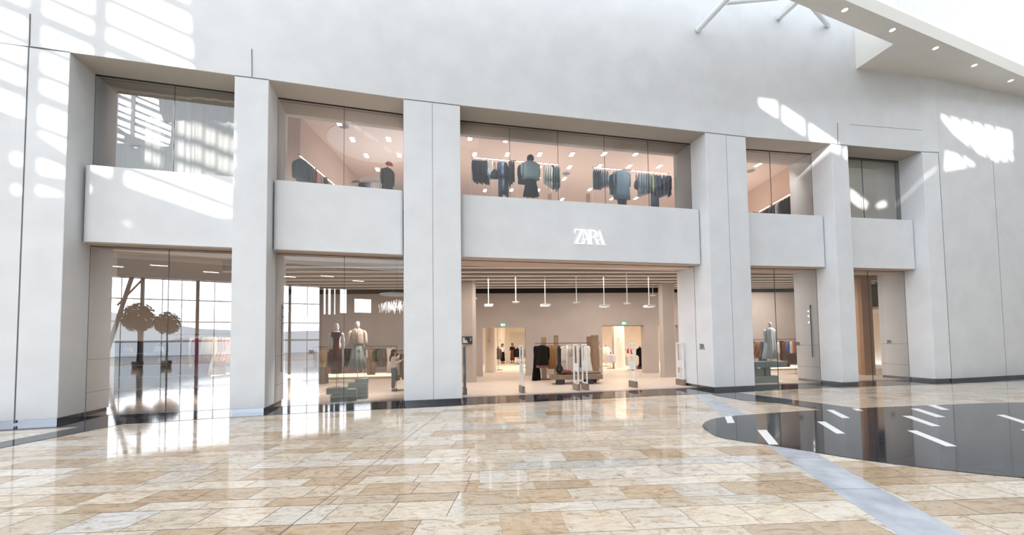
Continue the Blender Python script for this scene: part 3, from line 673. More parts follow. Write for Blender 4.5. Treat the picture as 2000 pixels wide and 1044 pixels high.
# ---- upstairs second bay: lit rail on the left wall
pA, pB = (-7.55, 14.05, 8.72), (-7.5, 17.3, 8.72)
rail('garment_rail', pA, pB, 'long lit rail running back along the left upstairs wall', (), ((.03, .35), (.4, .6), (.68, .97)))
cols = ['5e6666', '596262', '656c6b', '8c3a38', '9a3f3c', 'b9a99a', '4a4744', '6e665e', 'b3a08f', '8d3f38', '7b3430', 'c0a58c', '4b3a33', '8a4a3c']
for k in range(14):
    P = (-7.53, 14.15+k*.225, 8.62)
    garment('shirt' if k not in (3, 4) else 'dress', cols[k], P, .05+random.uniform(-.15, .15), '%s %s, %s from the window on the left-wall rail' % (['grey-green','grey','grey-green','dark red','red','beige','charcoal','taupe','beige','brick red','dark red','tan','brown','rust'][k], 'shirt' if k not in (3, 4) else 'dress', ORD[k]), 'clothes on the upstairs left-wall rail', 1, .75 if k not in (3, 4) else 1.2, .2)
P0, P1 = py_(703, 350.5, 16.2), py_(748, 350.5, 16.2)
rail('garment_rail', P0, (P1[0], P1[1], P0[2]), 'low rail of short garments upstairs beside the coat on a stand', (.02, .98), m=WMETAL, zf=6.96)
for k in range(9):
    t = (k+.6)/9.5; garment('shirt', ['2c2c30', '303440', '35363c', '7d7a78', '8b8784', 'c9c6c2', 'd1cecb', 'cfccc8', 'c4c1bd'][k], (P0[0]+(P1[0]-P0[0])*t, P0[1], P0[2]-.1), pi/2, '%s shirt, %s from the left on the low upstairs rail' % (['black','dark navy','charcoal','grey','grey','white','white','white','pale grey'][k], ORD[k]), 'shirts on the low upstairs rail', 1, .7, .18)
Pc = py_(757, 326, 15.9)
o = garment('coat', '3c3632', Pc, .7, 'long dark brown coat on a stand under a red cap, upstairs', None, 1, 1.3, .2, .1, hang=False)
MB().tube([(0, 0, .1), (0, 0, -(Pc[2]-6.97))], .015, 8).build('stand', DMETAL, o)
tag(MB().loft([ringxy(.17, .15, 0, sq=1), ringxy(.13, .12, .05, sq=1), ringxy(.1, .1, .1, sq=1)]).build('cap', fabric('9a3b33'), None, (Pc[0]+.06, Pc[1], Pc[2]+.09), (.1, .25, 0), smooth=True), 'red brimmed cap above the long brown coat', 'cap')
Pb = py_(695, 356, 16.4)
tag(MB().loft([ringxy(.22, .05, 0, sq=1), ringxy(.16, .05, .05, sq=1), ringxy(.05, .03, .08, sq=1)]).build('folded_scarf', fabric('5a5c50'), None, Pb), 'small dark green folded item left of the low upstairs rail', 'scarf')
# ---- upstairs fourth bay
pA, pB = (13.32, 18.7, 8.8), (13.45, 21.6, 8.8)
rail('garment_rail', pA, pB, 'lit rail running back along the right upstairs wall', (), ((.0, .55), (.65, .97)))
for k in range(9):
    garment('jacket', ['17181c', '1b1d22', '22252e', 'a8a4a0', '3b4354', '4a5266', '2a2e3a', '5c4c44', '76604e'][k], (13.34+.013*k, 18.78+k*.3, 8.7), pi+.1, '%s jacket, %s from the window on the right-wall rail' % (['black','black','dark navy','pale grey','slate blue','blue','navy','brown','tan'][k], ORD[k]), 'jackets on the upstairs right-wall rail', 1, [1.1, 1.1, 1, .7, .9, .8, .8, .7, .7][k], .2)
o = empty('low_rail', py_(1470, 413, 19), 0, 'small dark rack top just above the parapet, upstairs right', 'clothes rail')
MB().tube([(0, 0, 0), (.9, .5, 0)], .012, 6).build('bar', DMETAL, o); MB().tube([(0, 0, -.12), (.95, .5, -.12)], .03, 6).build('bar', DMETAL, o)
# ceiling lights upstairs
cl = [(918,268),(988,272),(927,300),(991,300),(1054,300),(1117,300),(1180,299),(1242,299),(1112,325),(1171,323),(1229,323.5),(1288,323.5),(1102,348),(947,371),(999,370),(1051,370.5),(1098,388),(1152,369),(1195,387),(1242,386),(1053,326),(1051,348),
      (662+.0,238.5),(688.5,271),(759,270.5),(715.5,302.5),(780,302),(737.5,329.5),(1480,321)]
proto = None
for k, (x, y) in enumerate(cl):
    P = gp(x, y, CEILZ)
    row = 'wide upper window' if 890 < x < 1400 else ('round ceiling recess bay' if x < 890 else 'bay right of the entrance')
    lab = 'small square ceiling light upstairs, %s' % (
        'front row' if y < 290 else 'second row' if y < 310 else 'third row' if y < 335 else 'fourth row' if y < 360 else 'rear row')
    lab += ', column %s in the %s' % (ORD[[c for c in sorted([q[0] for q in cl if (890 < q[0] < 1400) == (890 < x < 1400) and abs(q[1]-y) < 4])].index(x)], row)
    if proto is None:
        proto = empty('ceiling_light', (0, 0, 0), 0, lab, 'ceiling light', 'square ceiling lights upstairs')
        MB().box(-.095, .095, -.2, .2, -.03, 0).build('frame', WMETAL, proto); MB().box(-.085, .085, -.19, .19, -.034, -.0305).build('lens', LIGHTW, proto)
        proto.location = P; proto.rotation_euler = (0, 0, .18)
    else: dup(proto, P, .18, lab)
for (x, y) in ((923, 303.5-15),):
    pass
for (x, y, l) in ((671, 246, 'round grey ceiling vent in the pale ceiling disc'), (1466, 334, 'round grey ceiling vent right bay upstairs'), (1106, 339, 'small round grey ceiling vent behind the wide upper window')):
    P = gp(x, y, CEILZ-.012); o = empty('ceiling_vent', P, 0, l, 'ceiling vent', 'round vents upstairs')
    MB().lathe([(.2, -.01), (.2, 0)], 24).build('rim', mat('vent_rim', 'a7a2a6', .6), o); MB().lathe([(.13, -.02), (.13, -.0105)], 24).build('grille', mat('vent', '8f8a90', .6), o)

# ------------------------------------------------------------------ mannequins and podiums
def head_bm(mb, z, k=1.0, x=0, y=0):
    prof = [(.035, -.125), (.062, -.11), (.078, -.06), (.088, 0), (.09, .05), (.078, .1), (.05, .13), (.015, .142)]
    mb.loft([ringxy(r*.88*k, r*1.08*k, z+zz*k, 16, sq=1, cx=x, cy=y) for r, zz in prof])
def mannequin(loc, rz, label, H0, legs=False):
    o = empty('mannequin', loc, rz, label, 'mannequin', 'white mannequins')
    mb = MB()
    sh = H0-.30      # shoulder height
    head_bm(mb, H0-.14)
    mb.loft([ringxy(a, b, z, 18, sq=.95) for a, b, z in ((.15, .1, sh-.62), (.165, .11, sh-.5), (.125, .085, sh-.34), (.15, .11, sh-.15), (.175, .1, sh-.04), (.11, .08, sh+.03), (.05, .05, sh+.06), (.045, .047, sh+.13), (.045, .045, sh+.2))])
    mb.build('body', MANQ, o, smooth=True)
    for sg in (-1, 1):
        a = MB().tube([(sg*.17, 0, sh-.03), (sg*.205, 0, sh-.1), (sg*.225, .01, sh-.3), (sg*.235, -.03, sh-.5), (sg*.235, -.05, sh-.58)], [.04, .045, .038, .028, .022], 10)
        for f in range(5):
            yy = -.05+(-.02+f*.011); a.tube([(sg*.235, yy, sh-.57), (sg*.237, yy-.006, sh-.63), (sg*.232, yy-.008, sh-.67+abs(f-2)*.008)], [.011, .008, .005], 6)
        a.build('arm', MANQ, o, smooth=True)
    MB().tube([(0, .03, sh-.5), (0, .03, .0)], .012, 8).build('pole', mat('chrome', 'c9cccf', .2, .9), o)
    MB().lathe([(.14, 0), (.14, .012)], 24, (0, .03)).build('base_plate', mat('chrome', 'c9cccf', .2, .9), o)
    return o, sh
def podium(loc, rz, blocks, label):
    o = empty('podium', loc, rz, label, 'display podium', 'grey-green stepped display blocks')
    for b in blocks: MB().box(*b).build('block', TEAL, o, bevel=.006)
    return o
# window left of the entrance
B1 = pv(645, 786, 1, 1.5); A1 = bang(1)
q = gp(645, 785.5); 
podium((q[0], q[1], .01), A1, [(0, .52, 0, .45, 0, .22), (.525, .82, 0, .45, 0, .40), (-.12, .5, -.05, .4, .26, .47), (.05, .3, .05, .35, .22, .26)], 'grey-green stepped blocks under the mannequin in the dark red dress')
q2 = gp(696, 780)
podium((q2[0], q2[1], .01), A1, [(0, .36, 0, .45, 0, .36), (-.27, .36, -.02, .45, .365, .57), (-.05, .38, .02, .45, .571, .70)], 'taller grey-green blocks under the mannequin in the cream jacket')
def stand_at(px, ytop, ybase_y, Y):
    top = py_(px, ytop, Y); return top
t1 = py_(657.5, 631, q[1]+.25); zb = .475
m1, sh = mannequin((t1[0], t1[1], zb), A1, 'white mannequin in a dark red draped dress, left of the pair', t1[2]-zb)
s = t1[2]-zb-.3
mb = MB()
prof = [(.20, .125, s+.0), (.195, .13, s-.06), (.17, .125, s-.18), (.145, .11, s-.34), (.185, .135, s-.5), (.2, .15, s-.65), (.21, .16, s-.95), (.22, .17, s-1.28)]
mb.loft([ringxy(a*(.9, .86, .84, .84, .8, .8, .8, .82)[k], b*(.95 if k < 3 else .9), z, 36, fold=.03 if k < 4 else .025+.012*k, kf=6, ph=k*.5, sq=1) for k, (a, b, z) in enumerate(prof)][::-1])
for k in range(3): mb.tube([(-.15, -.085, s-.0-k*.06), (-.06, -.12, s-.08-k*.07), (0.03, -.13, s-.13-k*.075), (.1, -.115, s-.08-k*.06), (.15, -.085, s-.01-k*.05)], .017, 8)
for sg in (-1, 1): mb.tube([(sg*.12, 0, s-.02), (sg*.1, .0, s+.05), (sg*.08, .04, s+.03)], .02, 6)
mb.build('draped_dress', mat('oxblood', '5b2624', .75, 0, .25, 10, .2), m1, smooth=True)
MB().loft([ringxy(.16, .13, s-1.42, sq=1), ringxy(.17, .14, s-1.25, sq=1)]).build('underskirt', fabric('2a2124'), m1)
t2 = py_(698.5, 627, q2[1]+.25); zb = .705
m2, sh = mannequin((t2[0], t2[1], zb), A1, 'white mannequin in a cream cropped jacket and striped skirt, right of the pair', t2[2]-zb)
s = t2[2]-zb-.3
JK = mat('cream_cloth', 'ddc8b4', .85, 0, .08, 9, .15)
mb = MB()
mb.loft([ringxy(a, b, z, 28, fold=.02, kf=5, sq=.95) for a, b, z in ((.2, .16, s-.52), (.215, .17, s-.46), (.22, .165, s-.25), (.215, .15, s-.08), (.17, .12, s+.0), (.085, .08, s+.04))])
for sg in (-1, 1):
    mb.tube([(sg*.19, 0, s-.05), (sg*.25, 0, s-.14), (sg*.285, 0, s-.4), (sg*.29, -.05, s-.62)], [.065, .075, .065, .055], 12)
    mb.tube([(sg*.02, -.165, s-.5), (sg*.02, -.165, s-.1), (sg*.1, -.11, s+.03)], .014, 6)
mb.build('cropped_jacket', JK, m2, smooth=True)
mbb = MB()
for sx in (-.09, .07):
    for zz in (-.18, -.3, -.42): mbb.lathe([(.012, 0), (.012, .01)], 8).move(lambda x, y, z: (x, y, z))
mbb2 = MB()
for sx in (-.1, .1):
    for zz in (-.2, -.36): mbb2.box(sx-.012, sx+.012, -.18, -.165, s+zz-.012, s+zz+.012)
mbb2.build('buttons', DMETAL, m2)
mb = MB(); mb.loft([ringxy(a, b, z, 60, fold=.02+.03*k, kf=10, ph=.3, sq=1) for k, (a, b, z) in enumerate(((.14, .12, s-.45), (.18, .15, s-.65), (.23, .2, s-.98), (.29, .24, s-1.40)))][::-1])
mb.build('pleated_skirt', mat('pleated_skirt_cloth', 'b4b6ae', .85, 0, 0, 5, .1, col2='8c958f', stretch=(3, 3, .3)), m2, smooth=True)
# window right of the entrance
q3 = gp(1490, 748)
A3 = bang(3)
podium((q3[0], q3[1], .01), A3, [(-.5, .75, 0, .6, 0, .3), (-.62, .1, .03, .6, .305, .62), (-1.2, -.55, 0, .6, 0, .35), (-1.2, -.45, 0, .6, .62, .98), (-1.2, -.5, .0, .6, .35, .62), (.05-.4, 1.2, -.02, .5, .66, .92), (.25, .5, .1, .4, .3, .66)], 'grey-green stepped blocks under the pale dressed mannequin right of the entrance')
t3 = py_(1502.5, 628, q3[1]+.3); zb = .93
m3, sh = mannequin((t3[0], t3[1], zb), A3-.1, 'white mannequin in a long pale grey shirt dress right of the entrance', t3[2]-zb)
s = t3[2]-zb-.3
mb = MB(); mb.loft([ringxy(a, b, z, 44, fold=.01+.035*k, kf=7, ph=.6+.2*k, sq=.95) for k, (a, b, z) in enumerate(((.085, .08, s+.05), (.175, .12, s-.0), (.2, .14, s-.1), (.2, .15, s-.5), (.24, .18, s-.9), (.3, .22, s-1.33)))][::-1])
for sg in (-1, 1): mb.tube([(sg*.18, 0, s-.05), (sg*.23, 0, s-.14), (sg*.25, 0, s-.35), (sg*.25, -.04, s-.6)], [.055, .062, .055, .045], 12)
mb.build('shirt_dress', mat('pale_grey_cloth', 'd9dee0', .85, 0, .12, 9, .2), m3, smooth=True)

# ------------------------------------------------------------------ ground floor racks
def rack_line(px0, px1, y, Y, label, posts=(), zf=.01, grp=None):
    a = py_(px0, y, Y); b = py_(px1, y, Y); z = (a[2]+b[2])/2
    rail('garment_rail', (a[0], a[1], z), (b[0], b[1], z), label, posts, m=DMETAL, zf=zf, grp=grp)
    return z
def hang_row(Y, z, items, grp, where, rz=pi/2):
    for k, it in enumerate(items):
        px, kind, col, name, L = it[:5]; w = it[5] if len(it) > 5 else .2; r = it[6] if len(it) > 6 else rz; pat = it[7] if len(it) > 7 else None
        P = py_(px, 690, Y)
        garment(kind, col, (P[0], Y, z-.1), r, '%s, %s' % (name, where), grp, 1, L, w, .035 if r == rz else .07, pat)
# second bay, rack along the back wall
Yr = 20.9
zr2 = rack_line(612, 775, 676, Yr, 'dark clothes rail along the taupe wall behind the two mannequins', (0, .3, .62, 1))
hang_row(Yr, zr2, [
 (619,'shirt','6d5647','brown shirt leftmost on the rail',.95), (625,'trousers','b39a82','beige trousers next to the brown shirt',1.15,.16,.4), (632,'jacket','c4a78c','tan jacket left of the red dress',1.15,.2,.3), (638,'jacket','bd9f83','darker tan jacket left of the red dress',1.1,.2,1.2),
 (645,'dress','3b3234','black dress just left of the red dress',1.1), (675,'shirt','cdc6bd','white shirt between the two mannequins',.75,.16,.5), (680,'trousers','2c2320','black-brown trousers between the two mannequins',1.15,.2,.5),
 (686,'dress','37302c','dark dress behind the striped skirt',1.15), (722,'top','e2dcd4','white top right of the cream jacket',.5,.2,.2), (725,'trousers','9a7f66','khaki wide trousers below the white top',1.38,.22,.15), (733,'coat','a3856c','tan coat right of the khaki trousers',1.0,.2,.9),
 (738,'shirt','3f4a3e','dark green shirt right of the tan coat',.7,.2,.6), (743,'dress','776655','taupe dress beside the dark green shirt',.95), (748,'coat','6f655d','grey-brown coat, wide, in the middle right of the rail',.98,.2,.6), (753,'coat','7d6f64','second grey-brown coat on the rail',.95),
 (759,'shirt','8d6d52','brown shirt above the white trousers',.7,.2,.5), (763,'trousers','dcd5cb','white trousers behind the woman',1.3,.22,.3)], 'clothes on the rail behind the mannequins', 'by the taupe wall')
zs = 1.85; Ys = 16.9
zz = rack_line(772, 792, 684, Ys, 'freestanding dark rail the woman is facing', (.1, .9))
hang_row(Ys, zz, [(776,'dress','5a2c2a','dark red long dress in front of the woman',1.15), (781,'coat','c9bba9','pale coat on the rail by the woman',.9), (785,'coat','7c6446','khaki coat nearest the wide pier',1.0,.2,.8), (789,'coat','6a5138','brown coat at the pier end of the rail',1.1)], 'clothes on the rail by the woman', 'second bay')
o = empty('rack_base', (py_(773, 760, 16.3)[0], 16.4, .012), .25, 'dark flat wheeled rack base on the floor by the woman', 'rack base')
MB().box(0, 1.0, -.02, .02, 0, .04).build('bar', DMETAL, o); MB().box(-.02, .03, -.2, .2, 0, .03).build('foot', DMETAL, o)
o = empty('low_bench', (py_(620, 745, 20)[0], 19.6, .01), .1, 'low dark timber block at the left end of the rear rail', 'bench')
MB().box(-.4, .6, -.2, .3, .0, .78).build('block', mat('dark_block', '5a4c44', .8), o, bevel=.01); MB().box(.6, 2.2, -.1, .3, .5, .78).build('shelf', mat('dark_shelf', '6e4a3a', .8), o, bevel=.01)
# first bay rack
Y0 = 15.4
z0 = rack_line(322, 452, 652.5, Y0, 'thin dark rail crossing behind the reflective left window', (.99,))
hang_row(Y0, z0, [(345,'jacket','','brown zebra-striped jacket, leftmost of its group',1.0,.2,pi/2,STRIPED), (350,'jacket','','second brown zebra-striped jacket',1.15,.2,1.3,STRIPED), (355,'jacket','','third brown zebra-striped jacket',1.2,.22,1.1,STRIPED), (361,'jacket','','fourth brown zebra-striped jacket',1.25,.22,.9,STRIPED), (367,'jacket','','fifth brown zebra-striped jacket, darker',1.2,.22,.8,STRIPED),
 (379,'trousers','d8c6ae','cream trousers right of the striped jackets',1.15,.18,.2), (392,'coat','5f2428','burgundy coat behind the cream trousers',1.5,.2,.3), (386,'coat','6f2a2c','second burgundy coat',1.2),
 (404,'skirt','b79f80','beige pleated skirt right of the burgundy coat',.85,.2,.2), (414,'skirt','bfa98b','second beige skirt',.8,.2,.5), (425,'dress','dccbb0','cream long dress beside the spotted dresses',1.45,.2,.3), (435,'dress','','burgundy spotted dress',1.1,.2,.8,DOTTED), (441,'dress','','second burgundy spotted dress next to the pier',1.1,.2,.9,DOTTED), (447,'dress','','last spotted dress, half hidden by the pier',1.1,.2,.9,DOTTED)], 'clothes on the rail behind the left window', 'first bay')
sh = empty('shelf_unit', (py_(225, 700, 15.3)[0], 15.2, 0.01), bang(0), 'black open shelf unit with bags behind the left window', 'shelf unit')
MB().box(0, 3.0, .45, .5, 0, 2.15).build('back_panel', mat('dark_brown', '3a2a24', .8), sh)
for z in (.30, .75, 1.2, 1.65): MB().box(0, 3.0, 0, .45, z, z+.04).build('shelf', BLACK, sh); MB().box(0, 3.0, -.012, -.001, z, z+.04).build('shelf_edge', mat('tan_edge', 'b98a5c', .6), sh)
for sx in (0, 2.95): MB().box(sx, sx+.05, 0, .5, 0, 2.15).build('side_panel', BLACK, sh)
Ls = [(.35,1.69,'c9a06a','tan triangular handbag on the top shelf'), (1.35,1.69,'d8d0c4','cream upright handbag on the top shelf'), (1.9,1.69,'b9aa98','beige handbag beside the cream one'), (.5,1.24,'241c1c','black handbag on the middle shelf'), (1.5,1.24,'e0d6c8','white open-handled bag on the middle shelf'), (2.3,1.24,'3a2c28','dark brown handbag on the middle shelf'), (.6,.79,'cf9f62','tan shoe pair bag on the low shelf'), (1.7,.79,'caa58a','pale brown bag on the low shelf')]
for x, z, c, l in Ls:
    ca, sa = math.cos(bang(0)), math.sin(bang(0)); P = (sh.location[0]+x*ca-.2*sa, sh.location[1]+x*sa+.2*ca, z+.01)
    o = empty('handbag', P, bang(0), l, 'handbag', 'bags on the black shelves'); m = mat('leather_'+c, c, .5, 0, .1, 8)
    MB().loft([ringxy(a, b, zz, 20, sq=.5) for a, b, zz in ((.17, .07, 0), (.18, .075, .06), (.15, .06, .18), (.12, .03, .24))]).build('bag_body', m, o, smooth=True)
    MB().tube([(-.09, 0, .22), (-.07, 0, .33), (0, 0, .37), (.07, 0, .33), (.09, 0, .22)], .009, 6).build('strap', m, o)
# fourth bay rack
Y3 = 22.6
z3 = rack_line(1468, 1556, 662, Y3, 'dark rail with garments behind the pale dressed mannequin', (.05, .95))
hang_row(Y3, z3, [(1474,'shirt','7d5a42','brown patterned shirt at the left end',.8,.2,pi/2), (1478,'jacket','','tan and black patterned jacket',.95,.2,.6,mat('tanpat','a9794c',.9,0,0,14,col2='3a2a20')), (1484,'jacket','8a6540','ochre jacket behind the patterned one',.9,.2,.8), (1489,'dress','3c4f78','blue denim dress left of the mannequin',1.15,.2,.4),
 (1517,'dress','dccfb4','cream dress right of the mannequin',1.1,.2,.4), (1524,'shirt','dcd3cb','white shirt above dark trousers',.75,.2,.2), (1527,'trousers','4a2723','dark red-brown trousers',1.4,.18,.4), (1535,'coat','7d4a2c','rust brown long coat',1.45,.2,.3), (1541,'shirt','5a6a9c','blue shirt behind the rust coat',.7,.2,.5), (1547,'top','e1d5c2','cream top at the right end',.9,.2,.3), (1551,'skirt','a97560','pinkish skirt below the cream top',1.3,.18,.4)], 'clothes on the rail right of the entrance', 'fourth bay')
tag(MB().box(-.5, .6, -.2, .2, 0, .55).build('storage_box', mat('dark_crate', '4e3226', .8), None, (py_(1550, 700, 21.6)[0], 21.6, .55), .1), 'dark brown crate under the cream top', 'crate')
# ---- entrance hall display
Yd = 19.4
def post_at(px, ytop, ybase, w, label):
    b = gp(px, ybase); t = py_(px, ytop, b[1]); o = empty('timber_post', (b[0], b[1]+w/2, .01), .12, label, 'timber post', 'rough timber posts of the entrance display')
    MB().box(-w/2, w/2, -w/2, w/2, 0, t[2]).build('beam', WOOD, o, bevel=.01); return o, b
o, b = post_at(1063.5, 658.5, 741, .22, 'rough timber post with black coat in front, left end of display')
MB().box(-.35, .45, -.35, .3, -.0, .015).build('base_plate', DMETAL, o)
post_at(1088, 654.5, 740, .2, 'slender timber post behind the black vase')
post_at(1155, 657, 741, .28, 'timber post behind the widest one, right end of display')
post_at(1164, 654.5, 743, .3, 'widest timber post at the right end of display')
zc = rack_line(1045, 1172, 669.5, Yd+.5, 'black rail spanning the rough timber posts', ())
Yc = Yd+.5
hang_row(Yc, zc, [(1047,'dress','1b1618','black long dress at the left end of the black rail',1.75,.2,.8),
 (1071,'trousers','a98054','mustard trousers, first of the row',1.15,.2), (1074,'trousers','b48a5c','mustard trousers, second of the row',1.15,.2), (1077,'trousers','a67d50','mustard trousers, third of the row',1.15,.2), (1080,'trousers','b98f62','mustard trousers, fourth of the row',1.15,.2), (1083,'trousers','ab8356','mustard trousers, fifth of the row',1.15,.2),
 (1101.5,'blouse','ddd6cf','white blouse right of the slender post',.85,.17,.3), (1110,'trousers','ece7e2','white long trousers in the middle',1.35,.14,.5), (1117,'blouse','d1b9a2','beige blouse beside the white trousers',.55,.15,.9), (1121,'top','d9cbbd','cream top behind the beige blouse',.9,.2), (1125,'trousers','cdbda9','cream trousers behind the first gate',1.2), (1130,'trousers','d8c9b8','ivory trousers behind the gates',1.3), (1135,'top','bda78f','beige tunic behind the gates',1.1)], 'clothes on the black rail of the entrance display', 'entrance display')
def facing(px, ytop, kind, col, L, w, label, Y=Yd-.25, pat=None, th=.12, rz=.1):
    P = py_(px, ytop, Y); return garment(kind, col, P, rz, label, 'clothes on the black rail of the entrance display', 1, L, w, th, pat)
facing(1058.5, 672, 'coat', '15110f', .98, .27, 'bulky black fur coat facing out at the left timber post', pat=mat('black_fur', '15110f', 1, 0, .3, 60, .8), th=.16)
facing(1059.5, 700, 'skirt', '', .42, .22, 'patterned short skirt under the black fur coat', pat=mat('printed_skirt', 'a88478', .9, 0, 0, 30, col2='3a2a2c'), Y=Yd-.12)
facing(1146, 674, 'dress', 'f0e9dc', 1.42, .2, 'long cream slip dress behind the second gate', th=.08)
facing(1160, 673, 'jacket', 'd2bca5', .72, .2, 'beige jacket tucked behind the widest timber post', Y=Yd+1.0, th=.06)
facing(1153.5, 695, 'skirt', '211a1a', .33, .12, 'black short skirt below the beige jacket', Y=Yd+.75, th=.05)
facing(1170.5, 675, 'top', 'd9c7ad', 1.1, .06, 'narrow cream garment at the far right of the black rail', Y=Yd+1.0, th=.05)
# bench
ba = gp(1095, 751); bb = gp(1155, 750)
bench = empty('display_bench', (gp(1074, 748)[0], ba[1]-.0, .01), .05, 'long low weathered timber bench on dark blocks in the entrance', 'bench')
Lb = gp(1174, 748)[0]-gp(1074, 748)[0]
MB().box(0, Lb, -.1, .62, .22, .42).build('plank', WOODL, bench, bevel=.01)
MB().box(.28, Lb+.02, .25, 1.0, .43, .50).build('plank', WOODL, bench, bevel=.01)
MB().box(.28, .6, -.02, .5, 0, .22).build('foot', mat('charcoal_block', '3c3c40', .8), bench); MB().box(Lb-.75, Lb-.42, -.02, .5, 0, .22).build('foot', mat('charcoal_block', '3c3c40', .8), bench)
MB().box(Lb-.5, Lb-.1, .6, .95, 0, .42).build('foot', mat('brown_block', '54382c', .8), bench)
vp = py_(1093.5, 731, ba[1]+.15)
o = empty('sculptural_vase', (vp[0], vp[1]+.1, .51), 0, 'tall black bulbous vase standing on the timber bench', 'vase')
MB().lathe([(.09, 0), (.15, .05), (.17, .16), (.13, .28), (.075, .36), (.07, .42), (.08, .5), (.075, .95), (.085, 1.0), (.08, 1.08), (.045, 1.12), (.04, 1.18), (.05, 1.2), (.02, 1.22)], 24).build('vase_body', mat('black_glaze', '0f0e0e', .5), o, smooth=True)
fp = py_(1106, 729, ba[1]+.2)
tag(MB().loft([ringxy(a, b, z, 20, fold=.05, kf=4, sq=.6) for a, b, z in ((.24, .14, 0), (.25, .15, .04), (.2, .12, .08), (.1, .07, .12))]).build('folded_scarf', mat('red_print', '9a4a44', .9, 0, 0, 20, col2='3a3034'), None, (fp[0], fp[1], .52), smooth=True), 'folded red patterned scarf beside the black vase', 'scarf')

# ------------------------------------------------------------------ security gates
def gate(px, ybase, label, rz=0, first=[None]):
    b = gp(px, ybase)
    if first[0] is None:
        o = empty('security_gate', (b[0], b[1], .012), 0, label, 'security gate', 'white anti-theft gates in the entrance')
        mb = MB(); 
        for y in (0, .42): mb.box(-.025, .025, y-.03, y+.03, .25, 1.78)
        mb.box(-.025, .025, -.03, .45, 1.74, 1.8)
        mb.build('frame', WMETAL, o, bevel=.008)
        MB().box(-.02, .02, .03, .39, .74, 1.05).build('lower_panel', mat('gate_panel', 'd6d9dc', .5), o)
        MB().box(-.012, .012, .03, .39, .25, .30).build('crossbar', WMETAL, o)
        MB().box(-.055, .055, -.06, .48, 0, .25).build('base', mat('gate_base', '8a7c6e', .35, .3), o, bevel=.006)
        first[0] = o; o.rotation_euler = (0, 0, rz); return o
    return dup(first[0], (b[0], b[1], .012), rz, label)
gl = [(909, 771, 'edge-on grey gate beside the wide pier left of the entrance'), (1022, 767.5, 'white gate in front of the left doorway'), (1130, 763, 'white gate left of the close middle pair'), (1147, 762, 'white gate right of the close middle pair'), (1242, 757, 'white gate in front of the right doorway'), (1336, 753, 'white gate next to the pier right of the entrance')]
for px, yb, l in gl: gate(px, yb, l, bang(2)+.02)
g0 = [o for o in bpy.data.objects if o.get('label') == gl[0][2]][0]
GG = mat('gate_dark_grey', '7b7f88', .4, .3)
for ch in g0.children:
    ch.data = ch.data.copy(); ch.data.materials.clear(); ch.data.materials.append(GG)
# info screen on the left pillar
P = py_(912.5, 664, 19.28)
o = empty('info_screen', P, 0, 'small dark blue directory screen on the left pillar', 'screen')
MB().box(-.25, .25, -.04, 0, -.18, .18).build('housing', mat('screen_blue', '27323c', .3, emis=.25), o, bevel=.006)
mb = MB()
for k, wd in enumerate((.1, .1, .17, .22, .24)): mb.box(-.21, -.21+wd, -.044, -.0405, .1-k*.055, .125-k*.055)
for k in range(3): mb.box(.16, .19, -.044, -.0405, .09-k*.06, .12-k*.06)
mb.build('text_lines', emit('screen_text', 'f2e7da', 1.2), o)
# exit signs
for px, py, l in ((982.5, 634, 'green and white running-man exit sign over the left doorway'), (1218.5, 631, 'green and white running-man exit sign over the right doorway')):
    s, z = onwall(px, py); ca, sa = math.cos(wang), math.sin(wang)
    o = empty('exit_sign', (WA[0]+s*ca, WA[1]+s*sa, z), wang, l, 'exit sign', 'exit signs')
    MB().box(-.13, .13, -.06, -.0, -.075, .075).build('housing', emit('exit_green', '5fc79a', 1.6), o)
    mb = MB(); mb.box(-.11, -.02, -.064, -.0605, -.055, .055); mb.box(.03, .07, -.064, -.0605, .02, .055); mb.box(.02, .08, -.064, -.0605, -.05, .0); mb.build('symbol', emit('exit_white', 'f4fff8', 2.2), o)
# pendants
Zc = 5.42
def pendant(px, y, Y, big, label, first={}):
    P = py_(px, y, Y)
    if big not in first:
        o = empty('pendant_light', P, .18, label, 'pendant light', 'white pendants on long stems'); h = Zc-P[2]
        MB().tube([(0, 0, .0), (0, 0, h)], .022, 8).build('stem', WMETAL, o)
        if big: MB().box(-.2, .2, -.2, .2, -.09, 0.0).build('lamp_head', WMETAL, o, bevel=.01); MB().box(-.17, .17, -.17, .17, -.096, -.0905).build('lens', emit('pendant_glow', 'fff3e6', 1.5), o)
        else: MB().lathe([(.05, .0), (.17, -.02), (.17, -.05), (.1, -.08), (.02, -.085)][::-1], 20).build('lamp_head', WMETAL, o)
        first[big] = o; return
    dup(first[big], P, .18, label)
for px, y, l in ((954, 593.5, 'first'), (1065, 593.5, 'second'), (1180, 595, 'third'), (1268, 595.5, 'fourth')): pendant(px, y, 18.6, True, 'box-headed white pendant, %s from the left in the entrance' % l)
for px, y, l in ((1007.5, 588, 'first'), (1126, 589, 'second'), (1225, 590.5, 'third')): pendant(px, y, 18.2, False, 'flat round white pendant, %s from the left in the entrance' % l)
pendant(1275, 575, 22, False, 'farthest small round pendant by the right pillar'); pendant(925.5, 581, 20, False, 'small round pendant beside the left pillar')

